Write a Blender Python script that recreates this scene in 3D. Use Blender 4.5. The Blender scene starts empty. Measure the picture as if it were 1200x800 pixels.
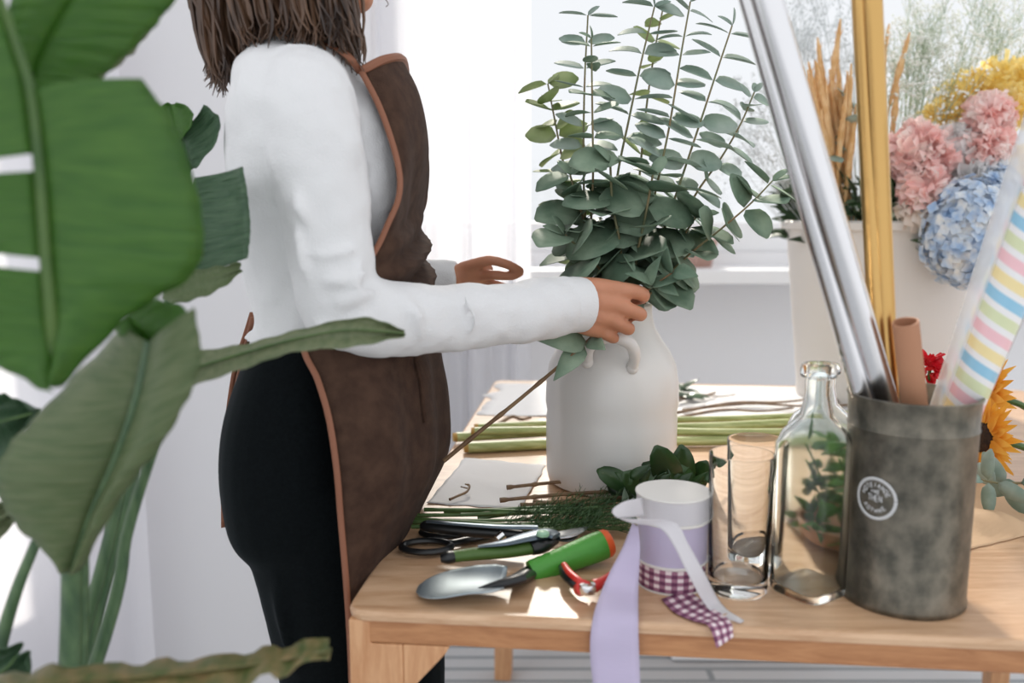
import bpy, bmesh, math, random
from mathutils import Vector, Matrix, noise
random.seed(7)
C = bpy.context.scene.collection
sc = bpy.context.scene
# ------------------------------------------------------------------ camera, world, light
PITCH = math.atan(150/1050); F = 1050.0; CZ = 1.15
cam_d = bpy.data.cameras.new('camera'); cam = bpy.data.objects.new('camera', cam_d); C.objects.link(cam)
cam.location = (0, 0, CZ); cam.rotation_euler = (math.pi/2-PITCH, 0, 0)
cam_d.sensor_width = 36; cam_d.lens = 31.5; cam_d.clip_start = .02
cam_d.dof.use_dof = True; cam_d.dof.focus_distance = 1.20; cam_d.dof.aperture_fstop = 2.9
sc.camera = cam
sc.view_settings.view_transform = 'Standard'; sc.view_settings.look = 'None'
sc.view_settings.exposure = 0.0; sc.view_settings.gamma = 1; sc.view_settings.use_curve_mapping = False
sc.cycles.use_denoising = True; sc.cycles.max_bounces = 10; sc.cycles.transparent_max_bounces = 16
sc.cycles.sample_clamp_indirect = 8
SKY_FRONT, SKY_BACK = .98, 1.16
w = bpy.data.worlds.new('sky'); sc.world = w; w.use_nodes = True
nt = w.node_tree; nt.nodes.clear()
o_ = nt.nodes.new('ShaderNodeOutputWorld'); bg = nt.nodes.new('ShaderNodeBackground')
tc = nt.nodes.new('ShaderNodeTexCoord'); sx = nt.nodes.new('ShaderNodeSeparateXYZ'); mr = nt.nodes.new('ShaderNodeMapRange')
mr.inputs['From Min'].default_value = -.15; mr.inputs['From Max'].default_value = .45
mr.inputs['To Min'].default_value = SKY_BACK; mr.inputs['To Max'].default_value = SKY_FRONT
nt.links.new(tc.outputs['Generated'], sx.inputs[0]); nt.links.new(sx.outputs['Y'], mr.inputs['Value'])
nt.links.new(mr.outputs[0], bg.inputs['Strength']); bg.inputs['Color'].default_value = (.94, .965, 1, 1)
nt.links.new(bg.outputs[0], o_.inputs[0])
sd = bpy.data.lights.new('sun', 'SUN'); sd.energy = 5.5; sd.angle = math.radians(5); sd.color = (1, .93, .82)
sun = bpy.data.objects.new('sun', sd); C.objects.link(sun)
sun.rotation_euler = Vector((-.02, .80, .47)).to_track_quat('Z', 'Y').to_euler()

# ------------------------------------------------------------------ projection helpers (pixel + depth -> world point)
def ray(px, py):
    u = (px-600)/F; v = (400-py)/F
    return (u, math.cos(PITCH)+v*math.sin(PITCH), -math.sin(PITCH)+v*math.cos(PITCH))
def P(px, py, Y):
    d = ray(px, py); k = Y/d[1]; return Vector((d[0]*k, Y, CZ+d[2]*k))
def T(px, py, z=.75):
    d = ray(px, py); k = (z-CZ)/d[2]; return Vector((d[0]*k, d[1]*k, z))
V = Vector

# ------------------------------------------------------------------ materials
def mat(name, col, rough=.6, metal=0, col2=None, nscale=8, spec=.5, bump=0, bscale=60, trans=0, sheen=0, coat=0, stretch=None, detail=4):
    m = bpy.data.materials.new(name); m.use_nodes = True; n = m.node_tree; b = n.nodes['Principled BSDF']; L = n.links
    b.inputs['Base Color'].default_value = (*col, 1); b.inputs['Roughness'].default_value = rough
    b.inputs['Metallic'].default_value = metal; b.inputs['Specular IOR Level'].default_value = spec
    b.inputs['Sheen Weight'].default_value = sheen; b.inputs['Coat Weight'].default_value = coat
    t = n.nodes.new('ShaderNodeTexCoord'); mp = n.nodes.new('ShaderNodeMapping'); L.new(t.outputs['Object'], mp.inputs[0])
    if stretch: mp.inputs['Scale'].default_value = stretch
    colsock = None
    if col2:
        nz = n.nodes.new('ShaderNodeTexNoise'); nz.inputs['Scale'].default_value = nscale; nz.inputs['Detail'].default_value = detail
        L.new(mp.outputs[0], nz.inputs[0]); r = n.nodes.new('ShaderNodeValToRGB')
        r.color_ramp.elements[0].position = .35; r.color_ramp.elements[0].color = (*col, 1)
        r.color_ramp.elements[1].position = .68; r.color_ramp.elements[1].color = (*col2, 1)
        L.new(nz.outputs[0], r.inputs[0]); L.new(r.outputs[0], b.inputs['Base Color']); colsock = r.outputs[0]
    if bump:
        nb = n.nodes.new('ShaderNodeTexNoise'); nb.inputs['Scale'].default_value = bscale
        L.new(mp.outputs[0], nb.inputs[0]); bp = n.nodes.new('ShaderNodeBump'); bp.inputs['Strength'].default_value = bump
        bp.inputs['Distance'].default_value = .004; L.new(nb.outputs[0], bp.inputs['Height']); L.new(bp.outputs[0], b.inputs['Normal'])
    if trans:
        tr = n.nodes.new('ShaderNodeBsdfTranslucent'); tr.inputs[0].default_value = (*[min(1, c*1.5) for c in col], 1)
        if colsock: L.new(colsock, tr.inputs[0])
        mx = n.nodes.new('ShaderNodeMixShader'); mx.inputs[0].default_value = trans
        L.new(b.outputs[0], mx.inputs[1]); L.new(tr.outputs[0], mx.inputs[2]); L.new(mx.outputs[0], n.nodes['Material Output'].inputs[0])
    return m
def s(r, g, b):   # sRGB 0-255 -> linear
    f = lambda c: (c/255/12.92) if c <= 10 else ((c/255+.055)/1.055)**2.4
    return (f(r), f(g), f(b))
def glass_mat(name, col, rough=0.0, ior=1.45):
    m = bpy.data.materials.new(name); m.use_nodes = True; b = m.node_tree.nodes['Principled BSDF']
    b.inputs['Base Color'].default_value = (*col, 1); b.inputs['Roughness'].default_value = rough
    b.inputs['Transmission Weight'].default_value = 1; b.inputs['IOR'].default_value = ior
    return m
def sheer_mat(name, col, tr=.3):
    m = bpy.data.materials.new(name); m.use_nodes = True; n = m.node_tree; n.nodes.clear(); L = n.links
    o = n.nodes.new('ShaderNodeOutputMaterial'); a = n.nodes.new('ShaderNodeBsdfTransparent'); d = n.nodes.new('ShaderNodeBsdfDiffuse')
    t = n.nodes.new('ShaderNodeBsdfTranslucent'); d.inputs[0].default_value = (*col, 1); t.inputs[0].default_value = (*col, 1)
    m1 = n.nodes.new('ShaderNodeMixShader'); m1.inputs[0].default_value = .55; m2 = n.nodes.new('ShaderNodeMixShader'); m2.inputs[0].default_value = tr
    L.new(d.outputs[0], m1.inputs[1]); L.new(t.outputs[0], m1.inputs[2]); L.new(m1.outputs[0], m2.inputs[1]); L.new(a.outputs[0], m2.inputs[2])
    L.new(m2.outputs[0], o.inputs[0]); return m
def wood_mat(name, c1, c2, axis=(1, 14, 14), rough=.38):
    m = bpy.data.materials.new(name); m.use_nodes = True; n = m.node_tree; b = n.nodes['Principled BSDF']; L = n.links
    t = n.nodes.new('ShaderNodeTexCoord'); mp = n.nodes.new('ShaderNodeMapping'); mp.inputs['Scale'].default_value = axis
    L.new(t.outputs['Object'], mp.inputs[0]); nz = n.nodes.new('ShaderNodeTexNoise'); nz.inputs['Scale'].default_value = 3.5
    nz.inputs['Detail'].default_value = 8; nz.inputs['Distortion'].default_value = 1.2; L.new(mp.outputs[0], nz.inputs[0])
    n2 = n.nodes.new('ShaderNodeTexNoise'); n2.inputs['Scale'].default_value = 30; n2.inputs['Detail'].default_value = 3; L.new(mp.outputs[0], n2.inputs[0])
    ad = n.nodes.new('ShaderNodeMath'); ad.operation = 'MULTIPLY_ADD'; ad.inputs[1].default_value = .35
    L.new(n2.outputs[0], ad.inputs[0]); L.new(nz.outputs[0], ad.inputs[2])
    r = n.nodes.new('ShaderNodeValToRGB'); r.color_ramp.elements[0].position = .45; r.color_ramp.elements[0].color = (*c1, 1)
    r.color_ramp.elements[1].position = .85; r.color_ramp.elements[1].color = (*c2, 1)
    L.new(ad.outputs[0], r.inputs[0]); L.new(r.outputs[0], b.inputs['Base Color']); b.inputs['Roughness'].default_value = rough
    bp = n.nodes.new('ShaderNodeBump'); bp.inputs['Strength'].default_value = .08; L.new(ad.outputs[0], bp.inputs['Height']); L.new(bp.outputs[0], b.inputs['Normal'])
    return m
def leaf_mat(name, c1, c2, trans=.35, rough=.4, ribs=70, tcol=None, bump=.5):
    """big plant leaf: veins run from the midrib to the edge (UV: u along midrib, v across)"""
    m = bpy.data.materials.new(name); m.use_nodes = True; n = m.node_tree; b = n.nodes['Principled BSDF']; L = n.links
    uv = n.nodes.new('ShaderNodeUVMap'); mp = n.nodes.new('ShaderNodeMapping'); mp.inputs['Scale'].default_value = (ribs, 2.5, 1); L.new(uv.outputs[0], mp.inputs[0])
    nz = n.nodes.new('ShaderNodeTexNoise'); nz.inputs['Scale'].default_value = 1; nz.inputs['Detail'].default_value = 3; L.new(mp.outputs[0], nz.inputs[0])
    r = n.nodes.new('ShaderNodeValToRGB'); r.color_ramp.elements[0].position = .3; r.color_ramp.elements[0].color = (*c1, 1)
    r.color_ramp.elements[1].position = .75; r.color_ramp.elements[1].color = (*c2, 1); L.new(nz.outputs[0], r.inputs[0])
    L.new(r.outputs[0], b.inputs['Base Color']); b.inputs['Roughness'].default_value = rough
    bp = n.nodes.new('ShaderNodeBump'); bp.inputs['Strength'].default_value = bump; bp.inputs['Distance'].default_value = .004
    L.new(nz.outputs[0], bp.inputs['Height']); L.new(bp.outputs[0], b.inputs['Normal'])
    tr = n.nodes.new('ShaderNodeBsdfTranslucent'); tr.inputs[0].default_value = (*(tcol or s(110, 170, 30)), 1)
    mx = n.nodes.new('ShaderNodeMixShader'); mx.inputs[0].default_value = trans
    L.new(b.outputs[0], mx.inputs[1]); L.new(tr.outputs[0], mx.inputs[2]); L.new(mx.outputs[0], n.nodes['Material Output'].inputs[0])
    return m

# ------------------------------------------------------------------ mesh helpers
ORG = {}
def tag(o, label=None, cat=None, group=None, kind=None):
    if label: o['label'] = label
    if cat: o['category'] = cat
    if group: o['group'] = group
    if kind: o['kind'] = kind
    return o
def thing(name, loc, label, cat, group=None):
    o = bpy.data.objects.new(name, None); C.objects.link(o); o.location = loc; o.empty_display_size = .05
    ORG[o.name] = V(loc); return tag(o, label, cat, group)
def cr(pts, n):
    """Catmull-Rom through vectors -> n samples"""
    pts = [V(p) if not isinstance(p, Vector) else p for p in pts]
    if len(pts) == 1: return [pts[0]]*n
    q = [pts[0]*2-pts[1]]+pts+[pts[-1]*2-pts[-2]]; out = []
    for i in range(n):
        t = i/(n-1)*(len(pts)-1); k = min(int(t), len(pts)-2); t -= k
        a, b, c, d = q[k:k+4]
        out.append(.5*((2*b)+(c-a)*t+(2*a-5*b+4*c-d)*t*t+(3*b-a-3*c+d)*t**3))
    return out
class MB:
    def __init__(self): self.v = []; self.f = []; self.uv = []; self.hasuv = False
    def add(self, vs, fs, uvs=None):
        o = len(self.v); self.v += [V(x) for x in vs]; self.f += [tuple(i+o for i in q) for q in fs]
        self.uv += uvs if uvs else [(0, 0)]*len(vs)
        if uvs: self.hasuv = True
        return self
    def box(self, c, d, rot=None):
        x, y, z = [k/2 for k in d]; vs = [V((a*x, b*y, e*z)) for a in (-1, 1) for b in (-1, 1) for e in (-1, 1)]
        if rot: vs = [rot @ q for q in vs]
        return self.add([q+V(c) for q in vs], [(0, 1, 3, 2), (4, 6, 7, 5), (0, 4, 5, 1), (2, 3, 7, 6), (0, 2, 6, 4), (1, 5, 7, 3)])
    def tube(self, pts, r, seg=8, flat=None, closed=True):
        pts = [V(p) for p in pts]; n = len(pts)
        if not hasattr(r, '__len__'): r = [r]*n
        vs = []; up = None
        for i, p in enumerate(pts):
            t = (pts[min(i+1, n-1)]-pts[max(i-1, 0)])
            t = t.normalized() if t.length > 1e-9 else V((0, 0, 1))
            if up is None:
                up = V((0, 0, 1)) if abs(t.z) < .9 else V((0, 1, 0))
                if flat: up = V(flat[1])
            a = t.cross(up)
            a = a.normalized() if a.length > 1e-6 else t.orthogonal().normalized()
            b = a.cross(t).normalized(); up = b
            for k in range(seg):
                g = 2*math.pi*k/seg
                vs.append(p+a*math.cos(g)*r[i]+b*math.sin(g)*r[i]*(flat[0] if flat else 1))
        fs = [(i*seg+k, i*seg+(k+1) % seg, (i+1)*seg+(k+1) % seg, (i+1)*seg+k) for i in range(n-1) for k in range(seg)]
        if closed: fs += [tuple(range(seg))[::-1], tuple((n-1)*seg+k for k in range(seg))]
        return self.add(vs, fs)
    def ball(self, c, r, seg=12, rings=8, rot=None):
        if not hasattr(r, '__len__'): r = (r, r, r)
        vs = []; c = V(c)
        for i in range(rings+1):
            th = math.pi*i/rings
            for k in range(seg):
                g = 2*math.pi*k/seg; q = V((r[0]*math.sin(th)*math.cos(g), r[1]*math.sin(th)*math.sin(g), r[2]*math.cos(th)))
                if rot: q = rot @ q
                vs.append(c+q)
        fs = [(i*seg+k, (i+1)*seg+k, (i+1)*seg+(k+1) % seg, i*seg+(k+1) % seg) for i in range(rings) for k in range(seg)]
        return self.add(vs, fs)
    def rings(self, rs, cap=True):
        n = len(rs[0]); vs = [p for r in rs for p in r]
        fs = [(i*n+k, i*n+(k+1) % n, (i+1)*n+(k+1) % n, (i+1)*n+k) for i in range(len(rs)-1) for k in range(n)]
        if cap: fs += [tuple(range(n))[::-1], tuple((len(rs)-1)*n+k for k in range(n))]
        return self.add(vs, fs)
    def lathe(self, prof, c, seg=32, axis=None, wob=None):
        c = V(c); R = axis.to_track_quat('Z', 'Y').to_matrix() if axis is not None else None; rs = []
        for r, z in prof:
            ring = []
            for k in range(seg):
                g = 2*math.pi*k/seg; rr = r*(wob(g, z) if wob else 1); q = V((rr*math.cos(g), rr*math.sin(g), z))
                ring.append(c+(R @ q if R else q))
            rs.append(ring)
        return self.rings(rs, cap=False)
    def grid(self, rows, uv=True):
        m = len(rows[0]); n = len(rows); vs = [p for r in rows for p in r]
        fs = [(i*m+k, i*m+k+1, (i+1)*m+k+1, (i+1)*m+k) for i in range(n-1) for k in range(m-1)]
        return self.add(vs, fs, [(i/(n-1), k/(m-1)) for i in range(n) for k in range(m)])
    def leaf(self, base, d, nrm, ln, wd, cup=.15, curl=.1, shape='round', n=6):
        d = V(d).normalized(); nrm = V(nrm); nrm = nrm-d*nrm.dot(d)
        nrm = nrm.normalized() if nrm.length > 1e-5 else d.orthogonal().normalized(); a = d.cross(nrm)
        rows = []
        for i in range(n+1):
            t = i/n
            if shape == 'round': wv = math.sqrt(max(0, 1-(2*t-1)**2))*(1-.15*t)+.02; wv = wv if t < .95 else .12
            elif shape == 'lance': wv = math.sin(math.pi*min(1, t*.96+.02))**.8
            else: wv = math.sin(math.pi*t**.65)*.95+.04
            c = V(base)+d*ln*t+nrm*(-curl*ln*t*t)
            rows.append([c-a*wd/2*wv+nrm*cup*wd*wv, c, c+a*wd/2*wv+nrm*cup*wd*wv])
        return self.grid(rows)
    def build(self, name, m, parent=None, smooth=True, bevel=0, solid=0, sub=0, label=None, recenter=True):
        me = bpy.data.meshes.new(name)
        par = parent; root = parent
        while root is not None and root.parent is not None: root = root.parent
        if parent is None:
            if self.v and recenter:
                xs = [p.x for p in self.v]; ys = [p.y for p in self.v]; zs = [p.z for p in self.v]
                org = V(((min(xs)+max(xs))/2, (min(ys)+max(ys))/2, min(zs)))
            else: org = V((0, 0, 0))
        else: org = ORG[root.name]
        me.from_pydata([tuple(p-org) for p in self.v], [], self.f); me.update()
        if self.hasuv:
            ul = me.uv_layers.new(name='UVMap')
            for lp in me.loops: ul.data[lp.index].uv = self.uv[lp.vertex_index]
        if smooth:
            me.polygons.foreach_set('use_smooth', [True]*len(me.polygons)); me.set_sharp_from_angle(angle=math.radians(42))
        me.materials.append(m); o = bpy.data.objects.new(name, me); C.objects.link(o)
        if parent is None: o.location = org; ORG[o.name] = org
        else: o.parent = parent
        if bevel:
            b = o.modifiers.new('bevel', 'BEVEL'); b.width = bevel; b.segments = 3; b.limit_method = 'ANGLE'
            me.polygons.foreach_set('use_smooth', [False]*len(me.polygons)) if not smooth else None
        if sub:
            q = o.modifiers.new('sub', 'SUBSURF'); q.levels = sub; q.render_levels = sub
        if solid:
            q = o.modifiers.new('solid', 'SOLIDIFY'); q.thickness = solid; q.offset = 0
        if label: o['label'] = label
        return o
def remesh(o, vox, it=3, fac=.5):
    r = o.modifiers.new('remesh', 'REMESH'); r.mode = 'VOXEL'; r.voxel_size = vox; r.use_smooth_shade = True
    q = o.modifiers.new('smooth', 'SMOOTH'); q.iterations = it; q.factor = fac
    return o
def rnd(a, b): return random.uniform(a, b)
def structure(o): o['kind'] = 'structure'; return o

# ------------------------------------------------------------------ room
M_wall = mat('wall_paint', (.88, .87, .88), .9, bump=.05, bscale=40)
M_white = mat('white_paint', (.88, .88, .89), .5)
M_floor = bpy.data.materials.new('white_boards'); M_floor.use_nodes = True
n_ = M_floor.node_tree; b_ = n_.nodes['Principled BSDF']; b_.inputs['Roughness'].default_value = .6
tc_ = n_.nodes.new('ShaderNodeTexCoord'); br_ = n_.nodes.new('ShaderNodeTexBrick'); n_.links.new(tc_.outputs['Object'], br_.inputs[0])
br_.inputs['Scale'].default_value = 1; br_.inputs['Brick Width'].default_value = 1.9; br_.inputs['Row Height'].default_value = .06
br_.inputs['Mortar Size'].default_value = .008; br_.inputs['Color1'].default_value = (.62, .63, .64, 1); br_.inputs['Color2'].default_value = (.68, .69, .70, 1)
br_.inputs['Mortar'].default_value = (.33, .36, .38, 1); n_.links.new(br_.outputs[0], b_.inputs['Base Color'])
LY = 2.02; WY = 3.05; X0, X1 = -2.3, 3.3; YB = -1.6; HT = 2.75
def wallbox(name, x0, x1, y0, y1, z0, z1, m=M_wall):
    return structure(MB().box(((x0+x1)/2, (y0+y1)/2, (z0+z1)/2), (x1-x0, y1-y0, z1-z0)).build(name, m, smooth=False))
wallbox('floor', X0-.2, X1+.2, YB, WY+.2, -.1, 0, M_floor)
wallbox('ceiling', X0-.2, X1+.2, 1.2, WY+.2, HT, HT+.1)
wallbox('wall_left', X0-.15, X0, 1.2, LY+.16, 0, HT)
# back wall is pieces around two windows: window_1 (behind the woman and flowers), window_2 (far left)
W1 = (-.40, 3.15, 1.02, 2.55); W2 = (-2.05, -1.02, .25, 2.55)
bw = MB()
def wb(x0, x1, z0, z1): bw.box(((x0+x1)/2, WY+.1, (z0+z1)/2), (x1-x0, .2, z1-z0))
wb(-.60, W1[0], 0, HT)
wb(W1[0], W1[1], 0, W1[2]); wb(W1[0], W1[1], W1[3], HT); wb(W1[1], X1, 0, HT)
structure(bw.build('wall_back', M_wall, smooth=False))
# the left part of the room's end wall stands further forward, with a return beside the main window
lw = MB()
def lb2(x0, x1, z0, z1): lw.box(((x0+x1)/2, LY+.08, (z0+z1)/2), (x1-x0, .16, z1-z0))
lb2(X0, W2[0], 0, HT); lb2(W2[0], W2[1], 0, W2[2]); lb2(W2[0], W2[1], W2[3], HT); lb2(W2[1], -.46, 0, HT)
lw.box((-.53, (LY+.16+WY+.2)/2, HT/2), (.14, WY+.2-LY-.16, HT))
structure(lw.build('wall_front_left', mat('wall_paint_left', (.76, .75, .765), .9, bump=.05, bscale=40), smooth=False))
M_pane = bpy.data.materials.new('window_glass'); M_pane.use_nodes = True; n_ = M_pane.node_tree; n_.nodes.clear()
oo = n_.nodes.new('ShaderNodeOutputMaterial'); a_ = n_.nodes.new('ShaderNodeBsdfTransparent'); g_ = n_.nodes.new('ShaderNodeBsdfGlossy'); g_.inputs['Roughness'].default_value = .02
mm = n_.nodes.new('ShaderNodeMixShader'); mm.inputs[0].default_value = .05
n_.links.new(a_.outputs[0], mm.inputs[1]); n_.links.new(g_.outputs[0], mm.inputs[2]); n_.links.new(mm.outputs[0], oo.inputs[0])
def window(name, W, muls, WY=WY):
    t = thing(name, ((W[0]+W[1])/2, WY+.1, W[2]), None, None); t['kind'] = 'structure'
    x0, x1, z0, z1 = W; f = MB(); y = WY+.08
    f.box(((x0+x1)/2, y, z0+.05), (x1-x0, .07, .10)); f.box(((x0+x1)/2, y, z1-.035), (x1-x0, .07, .07))
    for x in [x0+.03]+muls+[x1-.03]: f.box((x, y, (z0+z1)/2), (.06, .066, z1-z0-.16))
    f.build('window_frame', M_white, t, smooth=False, bevel=.004)
    g = MB(); g.box(((x0+x1)/2, y, (z0+z1)/2), (x1-x0-.06, .006, z1-z0-.14)); g.build('window_pane', M_pane, t, smooth=False)
    return t
window('window_1', W1, [2.1]); window('window_2', W2, [], LY)
structure(MB().box((1.42, WY-.14, .955), (3.70, .30, .045)).build('trim_1', M_white, smooth=False, bevel=.006))   # deep window ledge
structure(MB().box((1.4, WY-.012, .05), (3.7, .02, .10)).build('baseboard_back', M_white, smooth=False, bevel=.004))
M_sheer = sheer_mat('sheer_curtain', (.90, .90, .93), .22); M_sheer2 = sheer_mat('left_curtain', (.86, .85, .88), .12)
def curtain(x0, x1, y, z0, z1, folds, amp, m, label, seed):
    random.seed(seed); ph = [rnd(0, 6.28) for _ in range(4)]; rows = []; n = folds*10
    for j in range(13):
        z = z1+(z0-z1)*j/12; r = []
        for i in range(n+1):
            t = i/n; a = amp*(.7+.3*j/12)
            r.append(V((x0+(x1-x0)*t+.012*math.sin(t*folds*3.1+ph[2]+j*.1), y+a*math.sin(t*folds*6.28+ph[0]+.25*math.sin(t*11+ph[1]))+a*.5*math.sin(t*folds*2.7+ph[3]+j*.06), z)))
        rows.append(r)
    t = thing('curtain', ((x0+x1)/2, y, z0), label, 'curtain')
    MB().grid(rows).build('curtain_panel', m, t)
    MB().tube([(x0-.03, y, z1+.012), (x1+.03, y, z1+.012)], .012, 10).build('curtain_rod', M_white, t)
    return t
curtain(-.40, .06, WY-.36, .03, 2.62, 7, .028, M_sheer, 'white sheer curtain hanging in folds behind the woman at the window', 3)
curtain(-2.15, -.80, LY-.10, .03, 2.62, 8, .028, M_sheer2, 'white curtain hanging at the far left behind the large leaves', 5)
# small clay pot on the ledge
pot = thing('clay_pot', P(817, 309, WY-.14)*1.0, 'small pinkish clay pot standing on the white window ledge', 'pot')
pc = V((pot.location.x, WY-.12, .9775)); pot.location = pc; ORG[pot.name] = pc
M_clay = mat('clay', s(190, 160, 150), .8, col2=s(165, 130, 118))
MB().lathe([(.0, .001), (.05, .0), (.062, .07), (.068, .072), (.068, .09), (.06, .09), (.055, .07), (0, .068)], pc, 24).build('pot_body', M_clay, pot)

# ------------------------------------------------------------------ table
TC = T(405, 714); TA = math.radians(-5.8)
E1 = V((math.cos(TA), math.sin(TA), 0)); E2 = V((-math.sin(TA), math.cos(TA), 0)); RT = Matrix.Rotation(TA, 3, 'Z')
TW, TD = 1.22, 1.28
def tb(u, v, z=.75): return V((TC.x, TC.y, 0))+E1*u+E2*v+V((0, 0, z))
M_oak = wood_mat('oak_top', s(186, 144, 108), s(214, 178, 144), (2.0, 16, 16), .30)
M_oak2 = wood_mat('oak_rail', s(160, 106, 66), s(188, 134, 90), (1.6, 22, 22), .42)
M_oakleg = wood_mat('oak_leg', s(190, 135, 92), s(214, 165, 122), (16, 16, 2), .42)
table = thing('table', tb(TW/2, TD/2, 0), 'light oak work table covered with flowers, glass and tools', 'table')
def pc2(x): return x
def tpart(name, c, d, m, bevel=.004):
    o = MB().box(tb(*c), d, RT).build(name, m, table, smooth=False, bevel=bevel); return o
# rounded-corner top
def rrect(u0, u1, v0, v1, r, z):
    out = []
    for cu, cv, a0 in ((u1-r, v1-r, 0), (u0+r, v1-r, 90), (u0+r, v0+r, 180), (u1-r, v0+r, 270)):
        for k in range(7):
            a = math.radians(a0+15*k); out.append(tb(cu+r*math.cos(a), cv+r*math.sin(a), z))
    return out
tp = MB(); tp.rings([rrect(0, TW, 0, TD, .022, .739), rrect(-.001, TW+.001, -.001, TD+.001, .022, .745), rrect(.001, TW-.001, .001, TD-.001, .021, .749), rrect(.004, TW-.004, .004, TD-.004, .02, .75)])
tp.build('tabletop', M_oak, table, smooth=False)
for nm, c, d in (('rail', (TW/2, .014, .7265), (TW-.046, .022, .025)), ('rail', (TW/2, TD-.014, .7265), (TW-.046, .022, .025))):
    tpart(nm, c, d, M_oak2, .002)
for c, d in (((.014, TD/2, .7265), (.022, TD-.05, .025)), ((TW-.014, TD/2, .7265), (.022, TD-.05, .025))): tpart('rail', c, d, M_oak2, .002)
for u, sg in ((.002, 1), (TW-.002, -1)):
    for v, sv in ((.002, 1), (TD-.002, -1)):
        lg = MB(); W_ = .056; y1 = v+.05*sv
        prf = [(0, .7385), (0, 0), (W_*.72, 0), (W_, .60), (W_, .7135), (.0225, .7135), (.0225, .7385)]
        lg.rings([[tb(u+a*sg, v, z) for a, z in prf], [tb(u+a*sg, y1, z) for a, z in prf]]).build('leg', M_oakleg, table, smooth=False, bevel=.002)
        bk = MB(); tri = [(W_, .7135), (.105, .7135), (.100, .705), (W_, .655)]
        bk.rings([[tb(u+a*sg, v+.001*sv, z) for a, z in tri], [tb(u+a*sg, v+.03*sv, z) for a, z in tri]]).build('corner_bracket', M_oakleg, table, smooth=False, bevel=.002)

# white storage box on the floor under the table
bx = thing('storage_box', T(885, 790, 0)+V((0, .2, 0)), 'plain white box standing on the floor beneath the table', 'box')
c = V(bx.location)
MB().box(c+V((0, 0, .17)), (.40, .28, .33)).build('box_body', M_white, bx, smooth=False, bevel=.004)
MB().box(c+V((0, 0, .352)), (.415, .295, .03)).build('lid', M_white, bx, smooth=False, bevel=.004)

# ------------------------------------------------------------------ woman
M_skin = mat('skin', s(186, 128, 98), .5, col2=s(202, 142, 112), nscale=14, spec=.35, bump=.06, bscale=160)
M_skin.node_tree.nodes['Principled BSDF'].inputs['Subsurface Weight'].default_value = .12
M_skin.node_tree.nodes['Principled BSDF'].inputs['Subsurface Scale'].default_value = .01
M_sweater = mat('white_knit', (.76, .755, .76), .9, sheen=.05, bump=.25, bscale=450)
M_trouser = mat('black_trousers', s(6, 10, 12), .95, col2=s(12, 17, 19), nscale=300, sheen=.06, spec=.12)
M_trouser.node_tree.nodes['Principled BSDF'].inputs['Sheen Tint'].default_value = (.3, .4, .45, 1)
M_trouser.node_tree.nodes['Principled BSDF'].inputs['Sheen Roughness'].default_value = .5
M_apron = mat('brown_canvas', s(62, 45, 37), .9, col2=s(78, 58, 47), nscale=60, sheen=.03, spec=.12, bump=.3, bscale=500)
M_trim = mat('rust_leather', s(138, 88, 64), .6)
M_hair = mat('brown_hair', s(46, 32, 25), .4, col2=s(104, 76, 56), nscale=7, stretch=(9, 9, 1))
YC = 1.13
wo = thing('person', (-.25, YC, 0), 'woman in white sweater and brown apron standing beside the table arranging eucalyptus in the jug', 'person')
def ering(pxb, pxf, py, hw, Y=YC, e=2.5, n=28, tilt=0):
    a = P(pxb, py, Y); b = P(pxf, py, Y); c = (a+b)/2; rx = (b.x-a.x)/2; out = []
    for k in range(n):
        g = 2*math.pi*k/n; cx, sy = math.cos(g), math.sin(g)
        q = (abs(cx)**(2/e)*(1 if cx > 0 else -1), abs(sy)**(2/e)*(1 if sy > 0 else -1))
        out.append(c+V((rx*q[0], hw*q[1], tilt*q[0])))
    return out
def rloft(mb, rs, n):
    """smooth a stack of rings along its length"""
    k = len(rs[0]); cols = [cr([r[j] for r in rs], n) for j in range(k)]
    mb.rings([[cols[j][i] for j in range(k)] for i in range(n)]); return mb
# body (one continuous mesh: head, neck, trunk, arms, hands, legs, feet)
body = MB()
HC = P(342, -101, YC)          # head centre
hr = []
for i in range(13):
    t = i/12; z = HC.z+.115-.225*t; th = math.pi*t; rr = math.sin(min(max(th, .16), math.pi-.38))**.75
    cx = HC.x+(.012*t*t); ring = []
    for k in range(24):
        g = 2*math.pi*k/24; fx = math.cos(g); jaw = 1-.28*max(0, t-.55)/.45
        xr = .094*rr*(1 if fx > 0 else 1-.35*max(0, t-.5)); ring.append(V((cx+fx*xr, YC+math.sin(g)*.074*rr*jaw, z)))
    hr.append(ring)
body.rings(hr)
fx0 = HC.x+.096
body.tube([(fx0-.012, YC, HC.z+.01), (fx0+.006, YC, HC.z-.018), (fx0+.016, YC, HC.z-.035), (fx0-.006, YC, HC.z-.042)], [.006, .009, .012, .006], 10)   # nose
body.ball((fx0-.004, YC, HC.z-.062), (.010, .022, .006)); body.ball((fx0-.006, YC, HC.z-.074), (.010, .019, .006))                                     # lips
body.ball((fx0-.022, YC, HC.z-.096), (.022, .026, .018)); body.ball((fx0-.050, YC, HC.z-.080), (.045, .050, .028)); body.ball((fx0-.03, YC, HC.z-.055), (.034, .045, .045))                                                                                              # chin
for sg in (-1, 1):
    body.ball((fx0-.014, YC+sg*.031, HC.z+.006), (.012, .014, .010))                                                                                   # eyelids
    body.ball((HC.x+.0, YC+sg*.073, HC.z-.012), (.018, .010, .032))                                                                                    # ears
body.tube([HC+V((-.02, 0, -.05)), P(360, 10, YC), P(352, 60, YC)], [.055, .052, .062], 20)
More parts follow.
